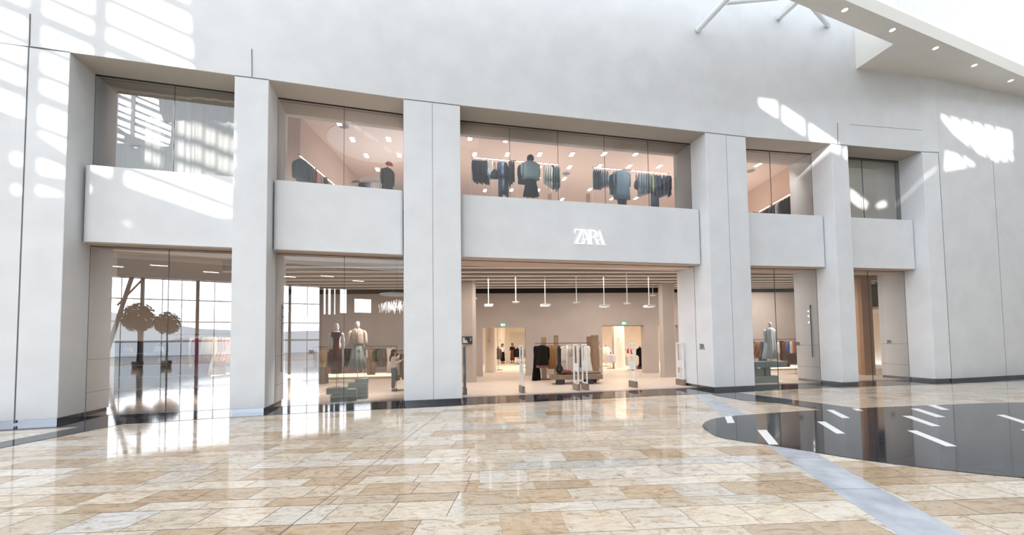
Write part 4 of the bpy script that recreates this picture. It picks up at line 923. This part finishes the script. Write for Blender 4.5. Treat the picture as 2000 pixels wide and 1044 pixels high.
# spotlight rails on the reveals
def spotrail(i, side, px, ytop, ybot, ys, label, lit):
    A, B, L, u, n = frame(i); P = onreveal(px, ybot, i, side); Pt = onreveal(px-4 if side else px, ytop, i, side); sg = -1 if side else 1
    o = empty('spotlight_rail', (P[0]+u[0]*.03*sg, P[1]+u[1]*.03*sg, P[2]), bang(i), label, 'spotlight rail', 'vertical spotlight rails')
    MB().box(-.012, .012, -.012, .012, 0, Pt[2]-P[2]).build('rail', DMETAL, o)
    for y in ys:
        z = onreveal(px, y, i, side)[2]-P[2]
        s = MB().tube([(0, 0, z), (.12*sg, -.02, z-.01)], .02, 10).build('spotlight', DMETAL, o)
        if lit: MB().tube([(.121*sg, -.02, z-.01), (.13*sg, -.022, z-.011)], .024, 10).build('bulb', emit('spot_bulb', 'ffffff', 14), s)
spotrail(1, 0, 547.5, 594, 726, (600, 618, 631), 'thin dark vertical rail with three small spots, left of the mannequin window', False)
spotrail(3, 1, 1588, 595, 697, (606.5, 616, 628.5), 'thin dark vertical rail with three lit spots, right of the pale dressed mannequin', True)

# ------------------------------------------------------------------ people
SKIN = mat('skin_tone', 'c99a7c', .6, 0, .05, 12); 
def skin_mesh(name, verts, edges, radii, m, parent, root=0, sub=1):
    me = bpy.data.meshes.new(name); me.from_pydata(verts, edges, []); me.materials.append(m)
    o = bpy.data.objects.new(name, me); C.objects.link(o); o.parent = parent
    md = o.modifiers.new('skin', 'SKIN'); md.use_smooth_shade = True
    if not me.skin_vertices: me.skin_vertices.new() if hasattr(me.skin_vertices, 'new') else None
    for i, r in enumerate(radii):
        sv = me.skin_vertices[0].data[i]; sv.radius = (r, r) if not isinstance(r, tuple) else r; sv.use_root = (i == root)
    s = o.modifiers.new('sub', 'SUBSURF'); s.levels = sub; s.render_levels = sub
    return o
def person(loc, rz, label, scale=1, arms='down', top='d8cfc6', bottom='3c4a5c', hair='3a241a', skirt=False, stride=.0, long_hair=True, holds=None):
    o = empty('person', loc, rz, label, 'person', 'people in the shop'); o.scale = (scale,)*3
    # joints: x forward, y left
    hp, kn, an = .92, .50, .09
    if arms == 'raised': A = lambda s: [(.0, s*.17, 1.39), (.06, s*.22, 1.14), (.33, s*.12, 1.27), (.40, s*.10, 1.34)]
    elif arms == 'bent': A = lambda s: [(.0, s*.17, 1.39), (-.02, s*.22, 1.12), (.2, s*.16, 1.08), (.28, s*.12, 1.08)]
    else: A = lambda s: [(.0, s*.17, 1.39), (-.01, s*.22, 1.12), (.03, s*.24, .88), (.05, s*.24, .80)]
    V = [(0, 0, hp), (0, 0, 1.08), (-.01, 0, 1.25), (0, 0, 1.38), (0, 0, 1.46), (.01, 0, 1.52), (.025, 0, 1.585), (.02, 0, 1.66)]; Rr = [.10, .085, .105, .085, .048, .055, .082, .065]; E = [(0,1),(1,2),(2,3),(3,4),(4,5),(5,6),(6,7)]
    for s in (-1, 1):
        a = A(s); b0 = len(V); V += a; Rr += [.048, .038, .027, .026]; E += [(3, b0), (b0, b0+1), (b0+1, b0+2), (b0+2, b0+3)]
        d = Vector(a[3])-Vector(a[2]); d.normalize()
        for f in range(4):
            off_ = Vector((0, 0, 1)).cross(d) if abs(d.z) < .8 else Vector((1, 0, 0)); off_.normalize()
            p1 = Vector(a[3])+off_*(.012*(f-1.5))+d*.03; p2 = p1+d*(.035+.006*(1.5-abs(f-1.2)))+Vector((0, 0, -.006)); k = len(V)
            V += [tuple(p1), tuple(p2)]; Rr += [.009, .007]; E += [(b0+3, k), (k, k+1)]
        th = Vector(a[3])+Vector((0, -s*.03, .0))+d*.01; k = len(V); V += [tuple(th)]; Rr += [.009]; E += [(b0+3, k)]
        sx = s*stride
        l0 = len(V); V += [(0, s*.09, hp-.06), (sx*.3, s*.095, kn), (sx*.55-.02, s*.09, an), (sx*.55+.11, s*.1, .035)]; Rr += [.085, .06, .04, .032]; E += [(0, l0), (l0, l0+1), (l0+1, l0+2), (l0+2, l0+3)]
    body = skin_mesh('body', V, E, Rr, SKIN, o, 0, 1)
    # top
    V = [(0, 0, .94), (0, 0, 1.1), (-.01, 0, 1.26), (0, 0, 1.38), (0, 0, 1.44)]; Rr = [.165, .14, .15, .12, .06]; E = [(0,1),(1,2),(2,3),(3,4)]
    for s in (-1, 1):
        a = A(s); b0 = len(V); V += a[:3]; Rr += [.066, .055, .043]; E += [(3, b0), (b0, b0+1), (b0+1, b0+2)]
    skin_mesh('top', V, E, Rr, fabric(top), o, 0, 1)
    if skirt:
        MB().loft([ringxy(a, b, z, 28, fold=f, kf=8, sq=1) for a, b, z, f in ((.17, .2, .22, .06), (.15, .18, .55, .04), (.15, .17, .85, .01), (.125, .14, 1.02, 0))]).build('skirt', fabric(bottom), o, smooth=True)
    else:
        V = [(0, 0, 1.03), (0, 0, hp)]; Rr = [.125, .15]; E = [(0, 1)]
        for s in (-1, 1):
            sx = s*stride; l0 = len(V); V += [(0, s*.09, hp-.08), (sx*.3, s*.095, kn), (sx*.55-.02, s*.09, .1)]; Rr += [.098, .08, .075]; E += [(1, l0), (l0, l0+1), (l0+1, l0+2)]
        skin_mesh('trousers', V, E, Rr, fabric(bottom), o, 1, 1)
    for s in (-1, 1):
        sx = s*stride; MB().loft([ringxy(.12, .045, 0, cx=sx*.55+.05, cy=s*.1, sq=.8), ringxy(.125, .047, .04, cx=sx*.55+.05, cy=s*.1, sq=.8), ringxy(.07, .04, .09, cx=sx*.55, cy=s*.1, sq=.9)]).build('shoe', mat('shoe_dark', '3b3226', .6), o, smooth=True)
    hm = mat('hair_'+hair, hair, .7, 0, .3, 30)
    mb = MB(); mb.loft([ringxy(a, b, z, 18, sq=1, cx=c) for a, b, z, c in ((.07, .085, 1.46 if not long_hair else 1.36, -.05), (.085, .1, 1.56, -.035), (.095, .1, 1.63, -.02), (.1, .095, 1.69, -.005), (.07, .07, 1.735, 0), (.02, .02, 1.75, 0))])
    if long_hair: mb.tube([(-.06, 0, 1.5), (-.11, 0, 1.38), (-.13, 0, 1.26), (-.12, 0, 1.2)], [.075, .07, .055, .02], 10)
    mb.build('hair', hm, o, smooth=True)
    mb = MB(); mb.tube([(.1, 0, 1.615), (.128, 0, 1.585), (.105, 0, 1.578)], [.008, .013, .008], 6)
    mb.build('nose', SKIN, o, smooth=True)
    mb = MB()
    for s in (-1, 1): mb.box(.093, .105, s*.032-.01, s*.032+.01, 1.612, 1.62)
    mb.build('eyes', DMETAL, o); MB().box(.095, .108, -.02, .02, 1.548, 1.555).build('mouth', mat('lips', '9c5a50', .6), o)
    for s in (-1, 1): MB().tube([(.01, s*.083, 1.57), (.0, s*.095, 1.6), (.01, s*.085, 1.62)], .012, 6).build('ear', SKIN, o)
    return o
b_w = b = gp(769, 763.5)
person((b[0], b[1], .012), .12, 'woman in a pale ribbed top and blue jeans raising her hands at the clothes', .97, 'raised', 'd6c9be', '40566a', '4a2018')
b = gp(982, 709.5); person((b[0], b[1], .012), -1.2, 'person in a white shirt and black skirt in the far left room', .98, 'down', 'e4e0dc', '1c1a1c', '3a2a20', True)
b = gp(1001, 708.5); person((b[0], b[1], .012), -1.9, 'person in a dark top and brown long skirt walking in the far left room', 1.0, 'bent', '2a2224', '6a4436', '6a4030', True)
# background mannequin torsos seen through the doorways
def bust(px, ybase, ytop, Y, col, label, w=.22, kind='jacket', legs=None, pat=None, th=.15, L=.7):
    b = py_(px, ybase, Y); t = py_(px, ytop, Y)
    o = garment(kind, col, (t[0], t[1], t[2]), 0.1, label, 'dressed busts in the rear rooms', 1, L, w, th, pat, hang=False)
    h = t[2]-.012
    MB().tube([(0, 0, -L+.05), (0, 0, -h)], .012, 6).build('pole', DMETAL, o); MB().box(-.25, .25, -.15, .15, -h, -h+.02).build('base_plate', DMETAL, o)
    MB().tube([(0, 0, -.05), (0, 0, .06)], .045, 10).build('neck', mat('bust_brown', '6b4a3a', .7), o)
    return o
bust(1010.5, 706, 679, 33.5, '1d1a1c', 'black jacketed bust behind the walking person, far left room', .24, L=.75)
bust(1192.5, 711, 689.5, 27.3, 'd8d2dc', 'lilac shirt on a stand bust through the right doorway', .26, L=.6)
bust(1183, 709, 675.5, 29.5, 'ece4dc', 'white jacket on a stand at the left edge of the right doorway', .24, L=.6)
bust(1234, 718.5, 690.5, 25.6, 'e6dccb', 'cream cape on a stand through the right doorway', .36, L=.75, th=.2)
bust(1249.5, 716, 677, 26.5, '17151a', 'black long outfit near the right edge of the right doorway', .15, 'coat', L=1.25)
bust(973, 716, 678, 27.2, '6d6258', 'outfit on a stand beside the thin cream column', .14, 'coat', L=.8)
bust(1018, 705, 678, 34.5, 'b08a66', 'tan coat at the right edge of the left doorway', .2, 'coat', L=1.0)
bust(1044-15, 712, 676, 29.0, '8f857c', 'grey top just inside the right jamb of the left doorway', .14, 'jacket', L=.8)
Pr = py_(1229, 678, 29.5); garment('bag', 'a32a34', (Pr[0], Pr[1], Pr[2]+.3), 0, 'red bag hanging in the right doorway', None)
Pr = py_(1240, 682, 29.4); rail('garment_rail', (Pr[0]-.8, Pr[1], Pr[2]), (Pr[0]+.6, Pr[1], Pr[2]), 'thin rail behind the cream cape', (0, 1), zf=.01)
tag(MB().box(-.3, .3, -.2, .2, 0, .95).build('counter', mat('brown_counter', '7d4f38', .7), None, (onwall(1289)[0]+WA[0]+.0, 27.0, .012)), 'brown counter glimpsed between the wall and the right pillar', 'counter')
# recess lights in the rear room
for px, py in ((1014, 649),):
    P = gp(px, py, 3.58); o = empty('ceiling_spot', P, 0, 'lit white ceiling spot in the far left room', 'ceiling light'); MB().lathe([(.16, -.06), (.2, 0)], 16).build('lamp_head', LIGHTW, o)

# ------------------------------------------------------------------ bridge at the upper right, trusses
bz = 13.3
o1, o2 = gp(1650, 0, bz)[:2], gp(2000, 150, bz)[:2]; i1, i2 = gp(1541, 0, bz)[:2], gp(1745, 86, bz)[:2]
O0, O3 = ext(o1, o2, -1.6), ext(o1, o2, 1.6); I0 = ext(i1, i2, -2.6)
WH = mat('bridge_white', 'e4e3de', .8, 0, .03, 1)
w1, w2 = gp(1672, 135, bz)[:2], gp(2000, 205, bz)[:2]; W3 = ext(w1, w2, 1.5)
bridge = empty('overhead_bridge', (o1[0], o1[1], bz), 0, 'white overhead bridge with round downlights crossing the upper right corner', 'bridge')
def rel(ps): return [(p[0]-o1[0], p[1]-o1[1]) for p in ps]
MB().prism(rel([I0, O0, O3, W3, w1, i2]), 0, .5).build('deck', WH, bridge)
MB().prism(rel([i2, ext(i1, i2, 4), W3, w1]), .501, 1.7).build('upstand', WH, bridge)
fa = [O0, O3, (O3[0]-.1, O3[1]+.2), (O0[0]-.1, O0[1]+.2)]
MB().prism(rel(fa), .5, 7.5).build('fascia', mat('fascia_sunlit_glow', 'f6f8fa', .6, emis=.35), bridge)  # emission stands in for sunlight on the fascia
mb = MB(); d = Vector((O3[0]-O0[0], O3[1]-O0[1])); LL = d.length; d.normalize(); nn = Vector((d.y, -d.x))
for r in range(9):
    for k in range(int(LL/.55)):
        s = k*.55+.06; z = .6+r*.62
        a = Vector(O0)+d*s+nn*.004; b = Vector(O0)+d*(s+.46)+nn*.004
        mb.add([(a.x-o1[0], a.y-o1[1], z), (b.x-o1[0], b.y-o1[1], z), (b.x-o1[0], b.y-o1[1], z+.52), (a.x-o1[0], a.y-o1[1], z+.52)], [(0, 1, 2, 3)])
mb.build('grid_panels', mat('glass_block_glow', 'e2e7e8', .4, emis=.25), bridge)  # glow added for the sunlit look of the grid
for k, (px, py) in enumerate(((1650, 19), (1743, 58), (1827.5, 93.5), (1903, 127), (1974, 157))):
    P = gp(px, py, bz); o = empty('downlight', (P[0], P[1], bz), 0, 'round downlight in the bridge underside, %s from the left' % ORD[k], 'downlight', 'downlights of the overhead bridge')
    MB().lathe([(.1, -.012), (.12, 0)], 20).build('rim', WMETAL, o); MB().lathe([(.085, -.016), (.085, -.0125)], 20).build('lens', emit('downlight_glow', 'ffffff', 4), o)
def strut(p, q, i, r, label, sq=False, up_=None):
    A = Vector(pv(p[0], p[1], i, -.02)); B = Vector(pv(q[0], q[1], i, -1.6)); B = A+(B-A)*2.2
    o = empty('roof_strut', A, 0, label, 'roof strut', 'white roof struts fixed to the wall'); D = B-A
    MB().tube([(0, 0, 0), tuple(D)], r, 4 if sq else 14).build('tube', WMETAL, o, smooth=False)
    MB().tube([tuple(-D.normalized()*.12), tuple(D.normalized()*.16)], r*.6, 8).build('bracket', mat('bracket_grey', '9aa0a6', .5, .4), o)
strut((1363, 59), (1425, -8), 2, .11, 'round white strut meeting the wall above the shop sign bay')
strut((1521, 34), (1560, -2), 3, .13, 'square white strut end in the middle of the upper wall', True)
strut((1618, 50), (1588, 14), 3, .09, 'short white strut tucked under the bridge')
A = Vector(pv(1418, 5, 2, -1.2)); B = Vector(pv(1520, -4, 3, -.9)); o = empty('roof_strut', A, 0, 'horizontal white tube at the very top edge', 'roof strut', 'white roof struts fixed to the wall')
MB().tube([(0, 0, 0), tuple(B-A)], .08, 12).build('tube', WMETAL, o)

# ------------------------------------------------------------------ opposite side of the concourse (seen mirrored in the glass; shapes the sunlight)
SD = (.33, 1.353, -.60)
def rear(px, py):
    P = onface(px, py)[0]; t = (P[1]+25)/SD[1]; return (P[0]-SD[0]*t, P[2]-SD[2]*t)
RW = mat('rear_wall_white', 'cfd2d4', .85)
def wallholes(outer, holes, y0, y1, m, name):
    mb = MB().prism(outer, y0, y1, holes); mb.move(lambda x, y, z: (x, z, y)); return struct(mb.build(name, m))
holesA = [[(-150,-200),(352,-200),(376,140),(400,215),(458,230),(455,345),(440,398),(390,395),(215,335),(135,300),(45,240),(-150,150)],
 [(18,290),(60,290),(128,325),(128,345),(18,330)], [(20,352),(50,352),(130,362),(130,380),(20,377)], [(176,390),(245,392),(257,402),(240,413),(175,411)],
 [(1478,186),(1510,190),(1640,276),(1640,300),(1592,278),(1482,206)], [(1833,220),(1990,237),(1993,300),(1955,305),(1910,290),(1840,245)], [(1843,290),(1885,298),(1918,315),(1840,335)],
 [(1645,283),(1656,284),(1656,310),(1646,305)], [(1772,362),(1825,322),(1828,330),(1790,360)]]
holes = [[rear(*p) for p in h] for h in holesA]
def rear_deep(px, py, i, dep):
    P = pv(px, py, i, dep); t = (P[1]+25)/SD[1]; return (P[0]-SD[0]*t, P[2]-SD[2]*t)
holes += [[rear_deep(*p, 4, 1.1) for p in h] for h in ([(1658,362),(1680,380),(1697,392),(1690,408),(1675,402),(1658,388)], [(1708,395),(1718,388),(1731,386),(1731,402),(1713,406)])]
wallholes([(-48, 8.7), (45, 8.7), (45, 34), (-48, 34)], holes, -25.3, -25, RW, 'wall_opposite_sun_mask')  # unseen sun mask; openings cut to shape the light patches
# louvre blades and glazing bars across the openings (added to stripe the sunlight)
lv = empty('roof_louvres', (-20, -25.4, 26), 0, 'slanting white louvre blades over the high opening opposite the shop', 'louvres')
for k in range(16):
    z = 21.6+k*.72-26; th = .2 if k % 3 else .34
    MB().add([(-6.5, 0, z+1.9), (4.2, 0, z-.9), (4.2, .12, z-.9), (-6.5, .12, z+1.9), (-6.5, 0, z+1.9+th), (4.2, 0, z-.9+th), (4.2, .12, z-.9+th), (-6.5, .12, z+1.9+th)], [(0,1,5,4),(3,7,6,2),(0,4,7,3),(1,2,6,5),(4,5,6,7),(0,3,2,1)]).build('blade', WMETAL, lv)
for px in (62, 190): X = rear(px, 100)[0]+20; MB().box(X-.16, X+.16, .14, .3, -6, 8).build('blade', WMETAL, lv)
lv2 = empty('sun_stripe_bars', (2, -25.4, 29), 0, 'white bars added across the small high openings to stripe the sunlight', 'glazing bars')
for px, py in ((1519, 210), (1572, 245)): X = rear(px, py)[0]-2; MB().box(X-.1, X+.1, 0, .1, -2, 2).build('bar', WMETAL, lv2)
for k in range(7):
    X = rear(1800+k*27, 260)[0]-2; MB().add([(X-1.6, .12, 2.7), (X+2.4, .12, -.5), (X+2.46, .12, -.38), (X-1.54, .12, 2.82), (X-1.6, .2, 2.7), (X+2.4, .2, -.5), (X+2.46, .2, -.38), (X-1.54, .2, 2.82)], [(0, 1, 2, 3), (7, 6, 5, 4), (0, 4, 5, 1), (3, 2, 6, 7)]).build('bar', WMETAL, lv2)

# lower glazed part
cw = empty('curtain_wall', (0, -25, 0), 0, 'tall glazed wall with slim mullions on the opposite side, mirrored in the shop glass', 'glazed wall')
GM = mat('mullion_grey', '5c5f66', .5, .3)
for X in (-27.6, -23.3, -18.96, -14.63, -10.3, -5.9, -2.7): MB().box(X-.14, X+.14, -.15, .15, 0, 8.8).build('mullion', GM, cw)
for X in (-17.45, -15.92, -13.21, -11.7, -8.8, -7.4, -4.1, -20.5, -22): MB().box(X-.03, X+.03, -.04, .04, 0, 8.8).build('mullion', GM, cw)
for z in (8.6, 6.55, 4.33): MB().box(-28, -2.7, -.05, .05, z-.05, z+.05).build('transom', GM, cw)
MB().box(-28, -2.7, -.1, .1, 2.25, 2.45).build('transom', WMETAL, cw)
MB().tube([(-21.5, .8, 0), (-19.6, .6, 8.8)], .18, 10).build('brace', GM, cw); MB().tube([(-20.6, .7, 5.8), (-18.9, .3, 8.5)], .09, 8).build('brace', GM, cw)
wallholes([(-2.7, 0), (45, 0), (45, 8.7), (-2.7, 8.7)], [[(x0, z0), (x1, z0), (x1, z1), (x0, z1)] for x0, x1, z0, z1 in ((-2.35, -2.15, 5.4, 8.5), (-1.85, -1.6, 5.4, 8.5), (-1.2, -1.08, 5.4, 8.5), (-.55, .2, 5.6, 8.5), (1.1, 3.1, 5.7, 7.4))], -25.3, -25, mat('taupe_far', 'a69a90', .85), 'wall_opposite_lower')
struct(MB().box(-48, -28, -25.3, -25, 0, 8.7).build('wall_opposite_left', mat('taupe_far', 'a69a90', .85)))
sof = struct(MB().box(-30, 45, -25, -12, 8.9, 9.3).build('ceiling_opposite', mat('far_soffit', 'cfc9c2', .85)))
for k in range(6): MB().box(-30, 45, -23.5+k*2.1, -23.2+k*2.1, 8.5, 8.9).build('beam', mat('far_soffit', 'cfc9c2', .85), sof)
mb = MB()
for k in range(9): mb.box(-26+k*3.2, -24.9+k*3.2, -17.2+(k % 2)*2, -17.1+(k % 2)*2, 8.45, 8.49)
mb.build('strip_lamps', LIGHTW, sof)
def tree(x, y, zc, r, label):
    o = empty('potted_tree', (x, y, 0), 0, label, 'tree', 'indoor trees opposite the shop'); rnd = random.Random(int(x*10)); R0 = r
    MB().tube([(0, 0, .5), (.03, 0, 1.5), (0, .03, zc)], [.09, .07, .04], 8).build('trunk', mat('bark', '4a3528', .9), o)
    MB().lathe([(.35, 0), (.42, .55), (.38, .55), (.3, .5)], 20).build('pot', mat('grey_pot', '6a6660', .7), o)
    mb = MB()
    for k in range(int(3600*r*r)):
        while True:
            p = Vector((rnd.uniform(-1, 1), rnd.uniform(-1, 1), rnd.uniform(-1, 1)))
            if p.length < 1 and math.sin(p.x*7+1)*math.sin(p.y*6)*math.sin(p.z*9)+.25*math.sin(p.x*17+p.z*13) > -.08: break
        p = Vector((p.x*r, p.y*r, zc+p.z*r*1.05)); s = .1
        a = Vector((rnd.gauss(0, 1), rnd.gauss(0, 1), rnd.gauss(0, .4))).normalized()*s; b = Vector((rnd.gauss(0, 1), rnd.gauss(0, 1), rnd.gauss(0, 1))).normalized()*s*.5
        mb.add([p-a, p+b, p+a, p-b], [(0, 1, 2, 3)])
    mb.build('foliage', mat('dark_foliage', '2e2418', .8, 0, .4, 3), o)
tree(-18.1, -20, 4.45, 1.25, 'larger dark leafy tree mirrored at the left of the left window')
tree(-16.2, -20.4, 4.0, 1.0, 'smaller dark leafy tree mirrored right of the larger one')
ch = empty('chandelier', (2.3, -10, 5.1), 0, 'chandelier of many hanging white rods opposite the second bay, mirrored in its glass', 'chandelier')
mb = MB(); rnd = random.Random(4)
for k in range(150):
    a = rnd.random()*2*pi; r = 1.7*math.sqrt(rnd.random()); zt = .7-.25*r+rnd.uniform(-.2, .2); h = rnd.uniform(.35, .7)
    mb.tube([(r*math.cos(a), r*math.sin(a)*.6, zt), (r*math.cos(a), r*math.sin(a)*.6, zt-h)], .013, 4)
tag(mb.build('glass_rods', emit('rod_glow', 'ffffff', 5), ch), kind='stuff')
MB().lathe([(1.5, 1.25), (1.5, 1.32)], 32).build('ceiling_plate', WMETAL, ch); MB().tube([(0, 0, 1.32), (0, 0, 9)], .02, 6).build('cable', DMETAL, ch)
# outdoors beyond the glazing: bright overcast sky and hills
sky = tag(MB().add([(-110, -75, -1), (80, -75, -1), (80, -75, 35), (-110, -75, 35)], [(0, 1, 2, 3)]).build('bright_sky', emit('overcast', 'f2f7ff', 11)), 'bright overcast sky beyond the glazed wall', 'sky', kind='stuff')
mb = MB(); top = [(-110, 6), (-90, 7), (-75, 6.2), (-60, 5.6), (-50, 6), (-44, 7), (-37, 8.2), (-33, 8.0), (-28, 6.4), (-20, 5.0), (-8, 4.4), (10, 5.0), (80, 4.6)]
for (x0, z0), (x1, z1) in zip(top[:-1], top[1:]): mb.add([(x0, -70, -1), (x1, -70, -1), (x1, -70, z1), (x0, -70, z0)], [(0, 1, 2, 3)])
tag(mb.build('hills', emit('hazy_hill_glow', 'b6c2ce', 3.4)), 'hazy grey-blue hills beyond the glazed wall', 'hills', kind='stuff')  # hills glow in place of daylight falling on them
struct(MB().box(-110, 80, -70, -25.3, -.3, -.01).build('ground_outside', mat('outside_ground', '6a6c70', .8)))

# ------------------------------------------------------------------ light
def area(loc, size, sizey, energy, col, rot=(0, 0, 0), name='fill_lamp'):
    l = bpy.data.lights.new(name, 'AREA'); l.shape = 'RECTANGLE'; l.size = size; l.size_y = sizey; l.energy = energy; l.color = col
    o = bpy.data.objects.new(name, l); C.objects.link(o); o.location = loc; o.rotation_euler = rot; o.visible_glossy = False; return o
sun = bpy.data.lights.new('sun', 'SUN'); sun.energy = 9; sun.angle = math.radians(.3); sun.color = (1, .98, .95)
so = bpy.data.objects.new('sun', sun); C.objects.link(so); so.rotation_euler = Vector(SD).to_track_quat('-Z', 'Y').to_euler()
warm = (1, .915, .85)
for x, y in ((-6, 17.5), (0, 18), (5, 19.5), (11.5, 20.5), (-9, 15.5), (14.6, 21.6)): area((x, y, 4.86), 2.5, 2.5, 205, warm)  # unseen fill lamps added to brighten the ground floor
for x in (-6, 2, 9, 16): area((x, 29, 3.5), 5, 6, 430, (1, .95, .88))  # added fill for the rear rooms, no visible fixtures
area((0, 41, 3.5), 10, 5, 380, (1, .95, .88))
for x, y in ((-5, 17), (1, 19), (7, 20), (12, 21), (-9.5, 15), (1, 27), (8, 28)): area((x, y, 7.1), 4, 3, 130, (1, .89, .82), (pi, 0, 0), 'fill_uplight')  # unseen lamps added to brighten the upstairs ceiling from below
def spot(P, T, energy, ang=90, col=(1, .94, .88)):
    l = bpy.data.lights.new('fill_spot', 'SPOT'); l.energy = energy; l.spot_size = math.radians(ang); l.spot_blend = .8; l.color = col; l.shadow_soft_size = .06
    o = bpy.data.objects.new('fill_spot', l); C.objects.link(o); o.location = P; o.rotation_euler = (Vector(T)-Vector(P)).to_track_quat('-Z', 'Y').to_euler(); o.visible_glossy = False
for i, s0, e in ((2, 1.8, 180), (2, 4.6, 140), (2, 7.4, 180), (1, 2.4, 150), (3, 3.0, 150)): spot(bp(i, s0, 1.15, 9.85), bp(i, s0, 2.9, 8.2), e, 115)  # unseen spots added to brighten the upstairs clothes
for T, e in (((t1[0], t1[1], 1.7), 420), ((t2[0], t2[1], 1.8), 420), ((t3[0], t3[1], 1.8), 330)): spot((T[0]+1.3, T[1]-.35, 4.5), T, e*2, 55)  # unseen spots added to brighten the mannequins
for sx0 in (-10.9, -9.6, -8.4): spot((sx0+.3, 13.6, 4.6), (sx0, 15.3, 1.5), 420, 70)  # unseen spots added for the clothes behind the left window
spot((b_w[0]-1, b_w[1]-1.5, 4.7), (b_w[0], b_w[1], 1.1), 160, 45)  # unseen spot added to brighten the woman
w = bpy.data.worlds.new('sky'); bpy.context.scene.world = w; w.use_nodes = True; nt = w.node_tree
bg = nt.nodes['Background']; tc = nt.nodes.new('ShaderNodeTexCoord'); sx = nt.nodes.new('ShaderNodeSeparateXYZ'); rp = nt.nodes.new('ShaderNodeValToRGB')
rp.color_ramp.elements[0].color = (.80, .86, .95, 1); rp.color_ramp.elements[1].color = (.93, .97, 1, 1)
nt.links.new(tc.outputs['Generated'], sx.inputs[0]); nt.links.new(sx.outputs[2], rp.inputs[0])
vn = nt.nodes.new('ShaderNodeVectorMath'); vn.operation = 'NORMALIZE'; vd = nt.nodes.new('ShaderNodeVectorMath'); vd.operation = 'DOT_PRODUCT'; vd.inputs[1].default_value = tuple(-Vector(SD).normalized())
mx = nt.nodes.new('ShaderNodeMath'); mx.operation = 'MAXIMUM'; mx.inputs[1].default_value = 0; pw = nt.nodes.new('ShaderNodeMath'); pw.operation = 'POWER'; pw.inputs[1].default_value = 40
ml = nt.nodes.new('ShaderNodeMath'); ml.operation = 'MULTIPLY_ADD'; ml.inputs[1].default_value = 8; ml.inputs[2].default_value = 2.0     # hazy glow around the sun
nt.links.new(tc.outputs['Generated'], vn.inputs[0]); nt.links.new(vn.outputs[0], vd.inputs[0]); nt.links.new(vd.outputs['Value'], mx.inputs[0]); nt.links.new(mx.outputs[0], pw.inputs[0]); nt.links.new(pw.outputs[0], ml.inputs[0]); nt.links.new(ml.outputs[0], bg.inputs[1]); nt.links.new(rp.outputs[0], bg.inputs[0])
gx = nt.nodes.new('ShaderNodeMath'); gx.operation = 'MULTIPLY_ADD'; gx.inputs[1].default_value = -1.7; gx.inputs[2].default_value = 2.25     # brighter towards the sunny left side
nt.links.new(sx.outputs[0], gx.inputs[0]); gm = nt.nodes.new('ShaderNodeMath'); gm.operation = 'MAXIMUM'; gm.inputs[1].default_value = .65; nt.links.new(gx.outputs[0], gm.inputs[0]); nt.links.new(gm.outputs[0], ml.inputs[2])

# ------------------------------------------------------------------ camera
cam = bpy.data.cameras.new('camera'); co = bpy.data.objects.new('camera', cam); C.objects.link(co)
cam.sensor_width = 36; cam.lens = F_/2000*36; cam.shift_y = (CY-522)/2000; cam.shift_x = (1000-CX)/2000; cam.clip_end = 500; cam.clip_start = .05
co.matrix_world = Matrix(((R_[0], U_[0], -W_[0], 0), (R_[1], U_[1], -W_[1], 0), (R_[2], U_[2], -W_[2], EZ), (0, 0, 0, 1)))
sc_ = bpy.context.scene; sc_.camera = co
sc_.view_settings.view_transform = 'Standard'; sc_.view_settings.look = 'None'; sc_.view_settings.exposure = 0
sc_.cycles.max_bounces = 8; sc_.cycles.transparent_max_bounces = 16; sc_.cycles.sample_clamp_indirect = 6; sc_.cycles.caustics_reflective = False; sc_.cycles.caustics_refractive = False
